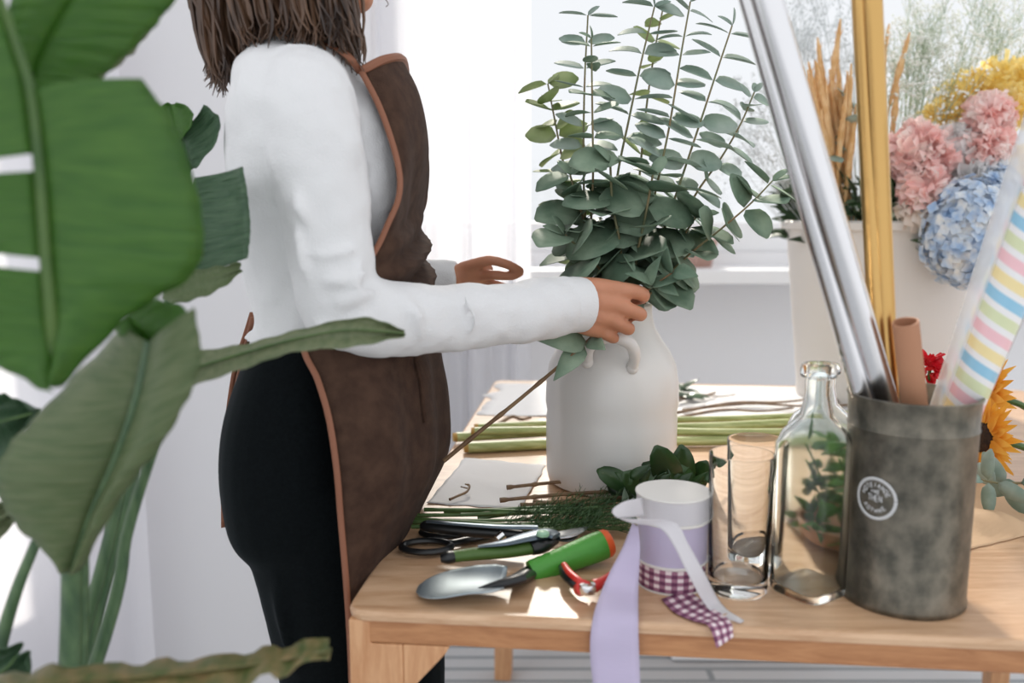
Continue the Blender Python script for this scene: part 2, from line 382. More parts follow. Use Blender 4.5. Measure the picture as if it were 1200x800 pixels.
rloft(body, [ering(300, 402, 58, .06), ering(293, 423, 92, .13), ering(293, 436, 130, .16), ering(291, 451, 190, .155), ering(301, 441, 270, .13), ering(323, 416, 350, 0.098),
             ering(316, 418, 400, 0.113), ering(302, 428, 460, 0.133), ering(301, 428, 520, 0.138), ering(311, 418, 570, 0.118)], 30)
ARM_R = [(360, 112, 1.0, .045), (368, 170, .985, .042), (380, 240, .98, .039), (392, 300, .975, .037), (404, 362, .975, .036), (450, 372, .99, .036),
         (520, 370, 1.03, .033), (590, 364, 1.08, .029), (645, 358, 1.12, .026), (682, 357, 1.145, .0235)]
ARM_L = [(375, 110, 1.27, .045), (395, 190, 1.29, .042), (410, 270, 1.31, .037), (425, 340, 1.32, .036), (470, 338, 1.33, .03), (537, 327, 1.335, .0225)]
def armtube(mb, A, k=1, n=26, addr=0, cut=None):
    pts = cr([P(a, b, y) for a, b, y, r in A], n); rs = cr([V((r, 0, 0)) for *_, r in A], n)
    mb.tube(pts, [(q.x*k+addr) for q in rs], 20)
armtube(body, ARM_R); armtube(body, ARM_L)
# right hand, closed round the stems: back of the hand towards the camera
def H(mb, pts, rs, seg=12, n=None):
    P_ = [P(*p) for p in pts]; n = n or (len(P_)*4)
    mb.tube(cr(P_, n), [q.x for q in cr([V((r, 0, 0)) for r in rs], n)], seg)
    mb.ball(P_[-1], rs[-1]*1.0, 10, 8)
kn = [(722, 339, 1.150), (721, 356, 1.146), (717, 373, 1.149), (706, 387, 1.156)]
wr = [(676, 339, 1.150), (676, 351, 1.146), (676, 363, 1.147), (676, 374, 1.152)]
for k_, w_ in zip(kn, wr): H(body, [w_, ((k_[0]+w_[0])/2, (k_[1]+w_[1])/2, (k_[2]+w_[2])/2-.003), k_], [.0165, .0155, .0115])
H(body, [(690, 340, 1.162), (706, 350, 1.168), (706, 372, 1.168)], [.016, .016, .013])
H(body, [(722, 339, 1.150), (741, 341, 1.152), (753, 345, 1.162), (752, 349, 1.178), (742, 352, 1.188)], [.0112, .0102, .0098, .0085, .0072])
H(body, [(721, 356, 1.146), (738, 363, 1.148), (750, 368, 1.158), (748, 369, 1.176), (737, 368, 1.186)], [.0112, .0098, .0094, .0084, .0072])
H(body, [(717, 373, 1.149), (727, 380, 1.148), (736, 385, 1.157), (735, 384, 1.174), (726, 381, 1.184)], [.0108, .0096, .0092, .0082, .007])
H(body, [(706, 387, 1.156), (712, 392, 1.154), (719, 396, 1.163), (717, 394, 1.177), (709, 391, 1.184)], [.0098, .0086, .0080, .0072, .0064])
H(body, [(684, 345, 1.168), (702, 346, 1.184), (722, 347, 1.196), (741, 350, 1.200)], [.014, .0125, .0105, .0085])       # thumb, from the side of the palm
# left hand, pinched, behind
H(body, [(528, 328, 1.335), (548, 325, 1.338), (566, 322, 1.342)], [.020, .0195, .013])
H(body, [(538, 321, 1.33), (554, 317, 1.332), (570, 316, 1.34)], [.015, .0165, .011])
H(body, [(562, 322, 1.330), (578, 322, 1.322), (592, 323, 1.320), (602, 323, 1.320), (610, 320, 1.320)], [.0092, .0078, .0070, .0064, .0054])
H(body, [(562, 329, 1.345), (578, 333, 1.342), (590, 336, 1.344), (597, 337, 1.348)], [.0085, .0074, .0066, .0054])
H(body, [(560, 332, 1.360), (573, 337, 1.360), (583, 340, 1.362)], [.0078, .0068, .0054])
H(body, [(558, 334, 1.372), (568, 340, 1.373), (574, 343, 1.374)], [.0070, .0060, .005])
H(body, [(542, 316, 1.33), (556, 310, 1.318), (574, 305, 1.310), (592, 309, 1.310), (604, 314, 1.314), (611, 317, 1.320)], [.0120, .0095, .0076, .0072, .0066, .0050])
# legs and feet
LEG_R = [P(362, 560, 1.055), P(376, 640, 1.055), P(388, 720, 1.06), P(398, 800, 1.06)]; LEG_R += [V((-.215, 1.06, .46)), V((-.235, 1.05, .25)), V((-.25, 1.05, .09))]
LEG_L = [P(352, 560, 1.21), P(380, 640, 1.24), V((-.19, 1.26, .62)), V((-.175, 1.27, .50)), V((-.175, 1.28, .40)), V((-.19, 1.28, .25)), V((-.20, 1.28, .09))]
for L_ in (LEG_R, LEG_L):
    body.tube(cr(L_, 24), [q.x for q in cr([V((r, 0, 0)) for r in (.070, .066, .058, .050, .045, .043, .032)], 24)], 18)
    a = L_[-1]; body.tube([a+V((-.03, 0, -.02)), a+V((.0, 0, -.045)), a+V((.08, 0, -.055)), a+V((.15, 0, -.064)), a+V((.175, 0, -.068))], [.03, .036, .033, .026, .014], 14)
bo = remesh(body.build('body', M_skin, wo), .0028, 4, .5)
# sweater
sw = MB()
rloft(sw, [ering(303, 400, 40, .064), ering(297, 412, 62, .085), ering(291, 430, 90, .145), ering(289, 442, 128, .172), ering(283, 456, 165, .176), ering(282, 466, 205, .172),
           ering(286, 462, 245, .160), ering(295, 448, 295, .146), ering(305, 438, 345, .140), ering(312, 436, 375, .144), ering(297, 440, 389, .148)], 44)
sw.tube(cr([P(394, 112, 1.08), P(408, 150, 1.075), P(420, 205, 1.062), P(416, 260, 1.062), P(400, 320, 1.07)], 16), [.04+.014*math.sin(i/15*3.14) for i in range(16)], 18); sw.ball(P(418, 205, 1.20), (.045, .05, .055), 16, 12)
SL_R = [(352, 100, 1.035, .052), (358, 125, 1.0, .055), (368, 170, .985, .0545), (380, 240, .98, .0500), (389, 300, .975, .0475), (398, 352, .972, .0460), (430, 368, .98, .0455), (480, 374, 1.005, .0410),
        (530, 372, 1.04, .0385), (590, 367, 1.08, .0385), (640, 361, 1.12, .0385), (672, 357, 1.143, .0345), (678, 357, 1.147, .0345)]
armtube(sw, SL_R, n=60)
SL_L = [(372, 105, 1.23, .052), (380, 150, 1.28, .052), (400, 230, 1.30, .045), (420, 330, 1.32, .042), (460, 335, 1.33, .036), (510, 328, 1.335, .030), (536, 327, 1.335, .027)]
armtube(sw, SL_L, n=30)
for ps_, r_ in (([(330, 120, .985), (322, 150, .965), (322, 190, .950), (330, 225, .944)], .008), ([(345, 215, .933), (352, 245, .929), (366, 268, .928)], .006),
               ([(345, 250, .935), (352, 300, .930), (364, 340, .930)], .007), ([(360, 372, .935), (392, 392, .930), (430, 398, .935)], .008), ([(425, 300, .945), (415, 335, .93), (425, 362, .93)], .006),
               ([(280, 240, 1.01), (300, 262, .995), (325, 270, .99)], .007), ([(283, 290, 1.02), (305, 300, 1.0), (335, 296, .99)], .008), ([(290, 335, 1.02), (315, 350, 1.0), (345, 350, .99)], .007),
               ([(470, 345, .965), (490, 372, .963), (495, 402, .97)], .006), ([(540, 340, 1.0), (556, 372, 1.0), (552, 398, 1.01)], .004), ([(600, 398, 1.05), (620, 385, 1.07), (640, 392, 1.08)], .004)):
    q = cr([P(*p) for p in ps_], 14); sw.tube(q, [r_*1.05*math.sin(math.pi*min(.98, max(.06, i/13))) for i in range(14)], 8)
# folds pulled towards the armpit and bunched at the elbow
def ridge(pts, r): sw.tube(cr([P(*p) for p in pts], 14), [r*math.sin(math.pi*min(.98, max(.06, i/13))) for i in range(14)], 8)
ridge([(316, 130, 1.0), (313, 170, .985), (325, 210, .965)], .010)
ridge([(300, 160, 1.0), (302, 195, .985), (322, 222, .965)], .008)
ridge([(362, 318, .938), (395, 330, .925), (432, 318, .935)], .007); ridge([(372, 350, .935), (410, 352, .928), (446, 338, .945)], .008)
ridge([(398, 378, .932), (425, 374, .932), (455, 356, .955)], .007); ridge([(425, 395, .945), (446, 382, .945), (470, 364, .968)], .006)
ridge([(352, 290, .945), (380, 300, .926), (420, 290, .935)], .005)
swo = remesh(sw.build('sweater', M_sweater, wo), .0042, 5, .5)
tx = bpy.data.textures.new('folds', 'CLOUDS'); tx.noise_scale = .055
dm = swo.modifiers.new('folds', 'DISPLACE'); dm.texture = tx; dm.strength = .012; dm.mid_level = .5
cf = MB(); pc_ = [P(664, 358, 1.137), P(671, 357, 1.141), P(681.5, 357, 1.149)]
cf.tube(pc_, [.0358, .0362, .0355], 24); cf.build('cuff', M_sweater, swo)
# trousers
tr = MB()
rloft(tr, [ering(315, 428, 352, .132), ering(315, 428, 372, .142), ering(306, 434, 400, .150), ering(291, 442, 440, .168), ering(280, 446, 480, .178), ering(277, 446, 520, .182), ering(280, 444, 560, .178), ering(288, 436, 600, .165), ering(306, 424, 630, .13)], 34)
for L_, rr in ((LEG_R, (.098, .086, .078, .072, .066, .068, .062)), (LEG_L, (.098, .088, .080, .074, .070, .07, .062))):
    tr.tube(cr(L_, 26), [q.x for q in cr([V((r, 0, 0)) for r in rr], 26)], 20)
def tridge(pts, r): tr.tube(cr([P(*p) for p in pts], 12), [r*math.sin(math.pi*min(.98, max(.06, i/11))) for i in range(12)], 8)
tridge([(345, 600, .972), (330, 660, .98), (330, 720, .985), (342, 800, .985)], .009)
tro = remesh(tr.build('trousers', M_trouser, wo), .006, 5, .5)
# apron
AP = [((424, 84, 1.05), (474, 73, 1.14)), ((447, 130, 1.035), (491, 112, 1.14)), ((466, 190, 1.015), (496, 172, 1.14)), ((468, 228, 1.005), (490, 222, 1.14)), ((455, 262, 1.0), (488, 262, 1.14)),
      ((436, 300, .995), (497, 296, 1.14)), ((395, 350, .99), (499, 338, 1.14)), ((357, 400, .975), (503, 392, 1.14)), ((373, 445, .957), (512, 440, 1.14)), ((386, 490, .945), (518, 498, 1.14)),
      ((395, 550, .940), (515, 545, 1.14)), ((400, 610, .945), (488, 605, 1.14)), ((406, 680, .945), (452, 690, 1.14)), ((411, 760, .95), (449, 770, 1.13)), ((414, 850, .955), (446, 860, 1.13))]
def aprow(i0, near, front):
    n = P(near[0], near[1], near[2]-.012); f = P(*front); far = V((n.x, 2*1.14-n.y, n.z)); out = []
    for k in range(33):
        t = k/32; g = math.pi*t
        y = n.y+(far.y-n.y)*(1-math.cos(g))/2; sx_ = math.sin(g)**.8
        x = n.x+(f.x-n.x)*sx_; z = n.z+(f.z-n.z)*math.sin(g); out.append(V((x, y, z)))
    return out
rows = [aprow(i, a, b) for i, (a, b) in enumerate(AP)]
cols = [cr([r[j] for r in rows], 90) for j in range(33)]
rows = [[cols[j][i] for j in range(33)] for i in range(90)]
for i, r in enumerate(rows):
    t = i/89
    for j, p in enumerate(r):
        e = math.sin(math.pi*j/32); wst = math.exp(-((t-.40)/.10)**2); sk = max(0, t-.45)
        d = .011*wst*math.sin(t*95+j*.35)*e+.012*noise.noise(V((p.y*9, p.z*6, 3)))*e+.010*min(1, sk*4)*math.sin(j*.9+t*5)*e*min(1, max(0, .85-t)*6)
        bib = math.exp(-((t-.2)/.13)**2)*.012*noise.noise(V((p.y*14+p.z*9, p.z*5, 7)))
        r[j] = p+V((d+bib*e, -.3*d, .4*d))
ap = MB().grid(rows).build('apron', M_apron, wo, solid=.0022)
MB().tube([r[0]+V((0, -.002, 0)) for r in rows], .0034, 8, flat=(.5, (0, 1, 0))).build('apron_trim', M_trim, ap)
MB().tube([r[32] for r in rows], .0034, 8, flat=(.5, (0, 1, 0))).build('apron_trim', M_trim, ap)
MB().tube([p+V((0, 0, .001)) for p in rows[0]], .0055, 8).build('apron_trim', M_trim, ap)
# pocket welt and its rust piping at the front
MB().tube([rows[k][11]+V((.002, -.003, 0)) for k in range(40, 56)], .0035, 8).build('pocket_edge', M_apron, ap)
# straps: neck strap, waist ties hanging behind
def strap(pts, wv, name='strap'):
    L_ = cr([P(*p) for p in pts], 20); MB().grid([[q+V((-wv/2, 0, 0)), q+V((wv/2, .003, 0))] for q in L_]).build(name, M_trim, wo, solid=.0022)
strap([(424, 86, 1.045), (408, 66, 1.03), (385, 52, 1.05), (350, 44, 1.09), (318, 46, 1.13)], .010, 'neck_strap')
strap([(296, 366, 1.13), (287, 395, 1.14), (277, 425, 1.16), (268, 480, 1.20), (263, 540, 1.21), (262, 580, 1.2), (262, 618, 1.2)], .007, 'waist_tie')
strap([(296, 372, 1.12), (272, 480, 1.17), (270, 560, 1.15), (276, 605, 1.12), (285, 632, 1.1)], .005, 'waist_tie')
# hair: a cap plus hanging locks, one part
hm = MB()
hm.ball(HC+V((-.018, 0, .022)), (.108, .093, .108), 24, 16)
random.seed(21)
for i in range(1100):
    a = rnd(0, 2*math.pi); u = rnd(0, 1)
    side = math.sin(a)
    # tips by place round the head
    if u < .36: tx_ = rnd(246, 292); ty = 112-abs(tx_-264)*1.25+rnd(-22, 4); Yt = YC+rnd(-.10, .10)
    elif u < .80: tx_ = rnd(285, 402); ty = rnd(36, 66)-6+6*math.sin(tx_*.09); Yt = YC+rnd(-.125, -.02)
    else: tx_ = rnd(385, 428); ty = rnd(48, 90)-(428-tx_)*.25; Yt = YC+rnd(-.11, .0)
    tip = P(tx_, ty, Yt); fr = (tx_-246)/182
    root = HC+V(((-.085+.15*fr)*rnd(.5, 1), (Yt-YC)/.125*.085*rnd(.7, 1), rnd(-.02, .10)))
    if fr > .8: root.x = HC.x+rnd(-.02, .045)
    mid = root.lerp(tip, .5)+V((rnd(-.012, .012)-(.02 if fr < .3 else 0), (-.012 if Yt < YC else .01), .01))
    low = root.lerp(tip, .8)+V((rnd(-.012, .012)-(.012 if fr < .3 else 0), rnd(-.008, .004), -.0))
    L_ = cr([root, mid, low, tip], 10); L_[-1] += V((rnd(-.012, .008), 0, rnd(-.004, .006)))
    r0 = rnd(.0009, .0036); hm.tube(L_, [r0*.7, r0, r0*1.1, r0*1.15, r0*1.15, r0*1.1, r0, r0*.8, r0*.5, .0004], 5)
hm.tube(cr([P(440, -30, 1.08), P(447, -8, 1.08), P(455, 4, 1.08), P(452, 8, 1.08)], 8), .0005, 4)
ho = hm.build('hair', M_hair, wo)

# ------------------------------------------------------------------ jug
M_cer = mat('white_ceramic', (.80, .78, .75), .28, col2=(.84, .83, .81), nscale=3, bump=.25, bscale=9)
JC = T(717, 569); JC.y += .02
jug = thing('jug', JC, 'tall white handmade ceramic jug holding the eucalyptus on the table', 'vase')
random.seed(2)
def jw(g, z): return 1+.018*math.cos(4*g+.6)*(1 if z < .21 else max(0, 1-(z-.21)/.03))+.006*noise.noise(V((math.cos(g)*2, math.sin(g)*2, z*22)))
JP = [(0, 0), (.083, 0), (.091, .005), (.0945, .02), (.0955, .06), (.0955, .10), (.094, .11), (.0965, .125), (.096, .155), (.092, .18), (.083, .20), (.071, .218), (.062, .234), (.0575, .25), (.0565, .262),
      (.0575, .269), (.055, .272), (.0515, .268), (.052, .25), (.058, .225), (.08, .19), (.088, .16), (.088, .02), (0, .012)]
MB().lathe(JP, JC, 56, wob=jw).build('jug_body', M_cer, jug)
hz = MB(); yh = JC.y-.090
hp = [P(688, 424, yh-.002), P(690, 408, yh-.016), P(705, 396, yh-.022), P(722, 395, yh-.024), P(738, 402, yh-.022), P(744, 416, yh-.012), P(741, 431, yh+.002)]
hz.tube(cr(hp, 28), [.0075+.0015*math.sin(i/27*math.pi) for i in range(28)], 12); hz.ball(hp[0], .009); hz.ball(hp[-1], .009); hz.build('handle', M_cer, jug)

# ------------------------------------------------------------------ eucalyptus
def euc_mat(name, a, b, tr=.22): return mat(name, a, .55, col2=b, nscale=22, trans=tr, spec=.35)
M_e1 = euc_mat('glaucous_leaf', s(150, 172, 158), s(196, 208, 198), .35)
M_e2 = euc_mat('dark_eucalyptus', s(108, 134, 112), s(160, 180, 156), .25)
M_e3 = euc_mat('pale_eucalyptus', s(164, 182, 128), s(200, 210, 166), .45)
M_stk = mat('green_stalk', s(112, 118, 84), .6, col2=s(138, 116, 82), nscale=30)
M_brstk = mat('brown_stalk', s(104, 76, 52), .6, col2=s(140, 112, 80), nscale=40)
def stem_euc(pts, n_pairs, l0, l1, m, label, seed, t0=.03, t1=.8, ms=M_stk, wide=.72, droop=.0, group=None, rr=(.0011, .0022), name='eucalyptus_stem', flat=False):
    random.seed(seed); base = P(*pts[-1])
    st = thing(name, base, label, 'eucalyptus', group)
    L_ = cr([P(*p) for p in pts], 40)
    MB().tube(L_, [rr[0]+(rr[1]-rr[0])*i/39 for i in range(40)], 6).build('stalk', ms, st)
    fo = MB()
    for k in range(n_pairs):
        t = t0+(t1-t0)*(k+.0)/max(1, n_pairs-1)+rnd(-.01, .01); i = min(38, max(0, int(t*39))); p = L_[i]; tan = (L_[i]-L_[i+1]).normalized()
        ln = (l0+(l1-l0)*(k/max(1, n_pairs-1)))*rnd(1.1, 1.45); a0 = (k % 2)*math.pi/2+rnd(-.55, .55)+(.35 if not flat else 0)
        if flat: a0 = rnd(-.35, .35)
        ax = tan.cross(V((0, 1, 0))).normalized(); ay = tan.cross(ax).normalized()
        for q in (0, math.pi):
            a = a0+q+rnd(-.2, .2); d = ax*math.cos(a)+ay*math.sin(a); d = (d+tan*rnd(-.12, .38)-V((0, 0, droop))).normalized()
            nr = (tan+V((rnd(-.5, .5), rnd(-1.1, .1), rnd(-.2, .2)))).normalized()
            fo.leaf(p+d*.002, d, nr, ln, ln*wide*rnd(.92, 1.2), cup=rnd(.02, .16), curl=rnd(-.1, .22), shape='round', n=6)
    # tip bud leaves
    tan = (L_[0]-L_[1]).normalized()
    for q in range(2):
        d = (tan*rnd(.2, .7)+V((rnd(-1, 1), rnd(-.5, .5), 0))).normalized(); fo.leaf(L_[0], d, V((.2, -.5, .8)), l0*.7, l0*.4, shape='round')
    fo.build('foliage', m, st, solid=.0005)
    return st
JY = JC.y
B = (738, 400, JY-.0)
SE = [
 ([(689, 18, 1.30), (685, 100, 1.30), (684, 190, 1.30), (688, 270, 1.30), (712, 350, 1.30), (722, 420, 1.31)], 12, .028, .040, M_e1, 'thin eucalyptus stem rising straight at the left of the bunch with small flat leaf pairs', 1),
 ([(693, 45, 1.24), (694, 120, 1.24), (695, 200, 1.24), (694, 290, 1.25), (715, 350, 1.27), (725, 415, 1.30)], 11, .026, .042, M_e2, 'dark eucalyptus stem just right of the leftmost straight one', 2),
 ([(767, 8, 1.29), (752, 70, 1.29), (737, 140, 1.29), (723, 210, 1.29), (716, 290, 1.29), (726, 400, 1.31)], 11, .034, .044, M_e1, 'eucalyptus stem leaning right, third from the left in the bunch', 3),
 ([(780, -5, 1.36), (768, 55, 1.36), (757, 130, 1.35), (748, 220, 1.34), (738, 300, 1.33), (735, 410, 1.32)], 10, .026, .038, M_e3, 'pale eucalyptus stem at the back centre of the bunch', 4),
 ([(809, 2, 1.27), (797, 70, 1.27), (784, 150, 1.27), (768, 225, 1.27), (750, 300, 1.27), (740, 350, 1.28), (735, 415, 1.30)], 12, .028, .046, M_e1, 'tall eucalyptus stem in the middle of the bunch reaching the top of the picture', 5),
 ([(858, 30, 1.28), (838, 90, 1.28), (820, 145, 1.28), (800, 205, 1.28), (778, 270, 1.28), (752, 345, 1.29), (742, 410, 1.31)], 11, .034, .046, M_e1, 'eucalyptus stem leaning right with long grey-green leaf pairs and a forked top', 6),
 ([(884, 108, 1.31), (868, 145, 1.31), (845, 185, 1.31), (815, 228, 1.31), (785, 285, 1.30), (757, 350, 1.30), (745, 410, 1.31)], 12, .026, .044, M_e1, 'eucalyptus stem leaning furthest right among the upright ones', 7),
 ([(642, 98, 1.34), (650, 140, 1.34), (660, 190, 1.34), (675, 250, 1.33), (700, 320, 1.32), (722, 410, 1.32)], 12, .030, .040, M_e3, 'yellowish-green eucalyptus stem at the far left of the bunch', 8),
 ([(905, 212, 1.21), (880, 238, 1.21), (845, 268, 1.215), (810, 296, 1.23), (775, 330, 1.25), (752, 360, 1.27), (742, 410, 1.30)], 9, .036, .044, M_e2, 'low eucalyptus branch reaching out to the right with broad grey leaves', 9),
]
for pts, n, l0, l1, m, lb, sd_ in SE:
    t1 = {8: .78, 9: .80}.get(sd_, .78)
    stem_euc(pts, n, l0, l1, m, lb, sd_, t1=t1, group='eucalyptus stems in the white jug', wide=.66 if sd_ not in (9, 8) else .95, flat=sd_ in (1, 3, 5, 6))
LOW = [
 ([(668, 205, 1.27), (685, 260, 1.27), (705, 320, 1.28), (722, 400, 1.30)], 'short dark leafy eucalyptus stem low on the left of the bunch', 31),
 ([(715, 190, 1.22), (718, 240, 1.22), (728, 300, 1.24), (732, 400, 1.30)], 'short dark eucalyptus stem low in the front of the bunch', 32),
 ([(765, 205, 1.22), (756, 255, 1.22), (745, 310, 1.24), (736, 400, 1.30)], 'short broad-leaved dark eucalyptus stem low in the centre of the bunch', 33),
 ([(815, 255, 1.25), (795, 285, 1.25), (765, 325, 1.26), (745, 400, 1.30)], 'short dark eucalyptus stem low on the right of the bunch', 34),
 ([(740, 230, 1.36), (735, 270, 1.36), (732, 320, 1.35), (733, 400, 1.33)], 'short eucalyptus stem low at the back of the bunch', 35),
 ([(662, 275, 1.22), (680, 292, 1.22), (705, 318, 1.23), (728, 352, 1.26), (730, 400, 1.30)], 'lowest dark eucalyptus stem drooping left above the wrist', 36),
]
for pts, lb, sd_ in LOW: stem_euc(pts, 6 if sd_ != 36 else 5, .046, .058, M_e2, lb, sd_, t0=.02, t1=.68, group='eucalyptus stems in the white jug', wide=.85, rr=(.0015, .0022))
# the stem still held in the hand, cut end pointing down left
hs = [(790, 318, 1.155), (765, 335, 1.175), (742, 352, 1.183), (712, 378, 1.180), (690, 398, 1.172), (665, 420, 1.15), (642, 440, 1.145), (600, 475, 1.135), (560, 507, 1.125), (520, 540, 1.115)]
st = thing('eucalyptus_stem', P(*hs[-1]), 'eucalyptus stem held in the hand, bare brown cut end pointing down left', 'eucalyptus')
L_ = cr([P(*p) for p in hs], 50); MB().tube(L_, [.0012+.0018*i/49+(.0008 if i in (28, 34, 40, 45) else 0) for i in range(50)], 8).build('stalk', M_brstk, st)
fo = MB(); q = P(689, 400, 1.165)
for b_, tgt, wd, nr in (((687, 401, 1.168), (632, 397, 1.13), .034, (.1, -1, .45)), ((684, 404, 1.168), (650, 443, 1.12), .030, (-.3, -1, .1)), ((690, 398, 1.165), (708, 408, 1.13), .024, (0, -1, .3)),
                        ((758, 336, 1.17), (772, 300, 1.15), .022, (-.8, -.6, .1)), ((762, 335, 1.17), (805, 322, 1.15), .030, (.2, -.5, .8)), ((766, 332, 1.17), (735, 318, 1.14), .02, (0, -.7, .7)),
                        ((770, 330, 1.17), (795, 345, 1.15), .02, (.3, -.9, .1)), ((788, 319, 1.155), (818, 322, 1.14), .030, (.2, -.7, .6)), ((785, 320, 1.155), (780, 290, 1.14), .026, (-.9, -.5, .1))):
    a = P(*b_); d = P(*tgt)-a; fo.leaf(a, d, nr, d.length, wd, cup=.12, curl=.08, shape='ov')
fo.build('foliage', M_e2, st, solid=.0005)

# ------------------------------------------------------------------ things on the table
ZT = .7502
# greens lying from the left edge to the fern tips
M_gst = mat('fresh_stem', s(62, 92, 44), .45, col2=s(96, 124, 68), nscale=30)
M_fern = mat('fern_green', s(44, 78, 40), .55, col2=s(76, 108, 58), nscale=50, trans=.2)
random.seed(12)
gl = [(470, 612, 700, 610), (476, 604, 735, 596), (482, 617, 745, 612), (497, 597, 700, 604), (512, 611, 760, 622), (520, 600, 720, 590), (540, 603, 742, 604), (503, 621, 735, 618), (560, 607, 748, 584), (486, 608, 690, 620), (535, 616, 765, 606), (580, 600, 770, 590)]
FL = ['its cut end furthest left, over the table edge', 'its cut end second furthest left, rising to the right', 'lying just above the black secateurs handle', 'furthest back of the bunch, nearest the tissue paper', 'crossing towards the trowel end cap', 'cut end below the curled scrap', 'running level under the brown branches', 'closest to the black grip, front of the bunch',
      'running up towards the lowest brown branch', 'short one at the table edge end', 'starting above the spring of the secateurs', 'shortest, starting nearest the jug']
for i, (a, b, c_, d_) in enumerate(gl):
    z = .754+.0025*(i % 4); p0 = T(a, b, z); p1 = T(c_, d_, z+.004)
    t = thing('fern_stem', V((p0.x, p0.y, z)), 'green fern stem on the table, '+FL[i], 'greenery', 'green fern stems lying on the table')
    mid = p0.lerp(p1, .5)+V((0, rnd(-.01, .01), rnd(0, .003))); L_ = cr([p0, mid, p1], 24)
    MB().tube(L_, [.0028-.0016*k/23 for k in range(24)], 7).build('stalk', M_gst, t)
    fr = MB(); dr = (p1-p0).normalized(); sd2 = dr.cross(V((0, 0, 1)))
    for k in range(34):
        u = .52+.48*k/34; pp = p0.lerp(p1, u); pp.z = z+.004; l = .035*(1-.5*abs(u-.75)/.25)*rnd(.6, 1.1); sgn = 1 if k % 2 else -1
        dv = (sd2*sgn*rnd(.4, 1)+dr*rnd(.4, 1)+V((0, 0, rnd(-.02, .7)))).normalized(); e = pp+dv*l
        fr.tube([pp, pp.lerp(e, .5), e], [.0005, .0005, .0002], 4)
        for q_ in range(5):
            w0 = pp.lerp(e, .25+.15*q_); dd = (dv+V((rnd(-1, 1), rnd(-1, 1), rnd(-.2, .9)))).normalized(); fr.tube([w0, w0+dd*.008], [.0005, .0002], 3)
    fr.build('fronds', M_fern, t)
# brown cut twigs in front of the jug
for i, (a, b, c_, d_) in enumerate([(594, 571, 712, 562), (586, 586, 730, 575), (610, 592, 745, 582), (625, 588, 745, 592)]):
    p0 = T(a, b, .762); p1 = T(c_, d_, .764); t = thing('cut_branch', V((p0.x, p0.y, .757)), ['uppermost brown cut branch lying against the front of the jug', 'second brown cut branch below the uppermost, reaching furthest left', 'third brown cut branch with a crooked left end', 'lowest and shortest brown cut branch, on the fern stems'][i], 'branch', 'brown cut branches before the jug')
    L_ = cr([p0, p0.lerp(p1, .5)+V((0, rnd(-.004, .004), .001)), p1], 30); MB().tube(L_, [.0026+(.0012 if k in (0, 1, 8, 16, 24) else 0) for k in range(30)], 8).build('stalk', M_brstk, t)
    fo = MB()
    for k in range(5):
        pp = p0.lerp(p1, .9+.05*k); dv = V((rnd(-.2, 1), rnd(-.5, .5), rnd(.1, .9))).normalized(); fo.leaf(pp, dv, V((0, -.6, .8)), .025, .010, shape='ov')
    fo.build('foliage', M_e2, t, solid=.0004)
# ruscus with dark round glossy leaves, at the foot of the jug
M_rus = mat('glossy_dark_leaf', s(34, 58, 36), .32, col2=s(62, 96, 48), nscale=16, trans=.15)
rs_ = [((705, 552), (740, 572), 34), ((735, 558), (770, 580), 40), ((772, 530), (790, 570), 44), ((758, 545), (800, 575), 40), ((800, 528), (800, 575), 46), ((790, 550), (815, 580), 42), ((825, 545), (810, 575), 40),
       ((745, 575), (770, 590), 36), ((715, 575), (750, 592), 34)]
ru = thing('ruscus_sprig', T(775, 580, ZT), 'sprig of dark rounded glossy leaves lying at the right foot of the jug', 'greenery')
fo = MB(); rp = T(770, 584, .758)
MB().tube(cr([T(705, 584, .756), T(760, 582, .768), T(815, 570, .785), T(835, 555, .79)], 16), .0018, 6).build('stalk', M_gst, ru)
random.seed(44)
for (tx_, ty), (bx_, by), L in rs_:
    y0 = 1.19+rnd(-.03, .03); a = P(bx_, by, y0); b2 = P(tx_, ty, y0+rnd(-.03, .01)); d = b2-a
    if a.z < .757: a.z = .757
    fo.leaf(a, d, V((rnd(-.4, .4), -1, .5)), d.length*1.1, d.length*.62, cup=.1, curl=.1, shape='round', n=8)
for k in range(26):
    a = P(rnd(735, 830), rnd(560, 590), rnd(1.12, 1.2)); a.z = max(a.z, .757); dv = V((rnd(-.8, .8), rnd(-.6, .2), rnd(.2, 1))).normalized(); fo.leaf(a, dv, V((rnd(-.4, .4), -.8, .5)), rnd(.02, .036), rnd(.010, .018), shape='ov')
fo.build('foliage', M_rus, ru, solid=.0005)
# thick pale stalks crossing behind the jug
M_thick = mat('pale_thick_stalk', s(140, 150, 84), .4, col2=s(192, 198, 140), nscale=9, stretch=(1, 14, 14), detail=6)
M_cutend = mat('cut_end', s(180, 140, 70), .7)
def stalk(a, b, za, r0, r1, lb, m=M_thick, flat=.7, name='flower_stalk'):
    p0 = T(*a, za); p1 = T(*b, za); t = thing(name, V((p0.x, p0.y, za-r0*flat)), lb, 'flower stalk', 'thick pale stalks behind the jug' if m is M_thick else None)
    L_ = cr([p0, p0.lerp(p1, .33)+V((0, .01, 0)), p0.lerp(p1, .66)+V((0, -.008, 0)), p1], 26)
    MB().tube(L_, [r0+(r1-r0)*k/25 for k in range(26)], 12, flat=(flat, (0, 0, 1))).build('stalk', m, t)
    if m is M_thick:
        q = L_[0]; MB().tube([q-(L_[1]-L_[0]).normalized()*.006, q], [r0*.9, r0*.98], 12, flat=(flat, (0, 0, 1))).build('cut_end', M_cutend, t)
stalk((548, 524), (1005, 510), .760, .013, .011, 'thick pale green stalk nearest the jug with a brown cut end')
stalk((535, 512), (985, 492), .762, .012, .012, 'thick pale green stalk lying second behind the jug')
stalk((556, 505), (990, 505), .772, .010, .009, 'thinner pale green stalk resting on the thick ones behind the jug')
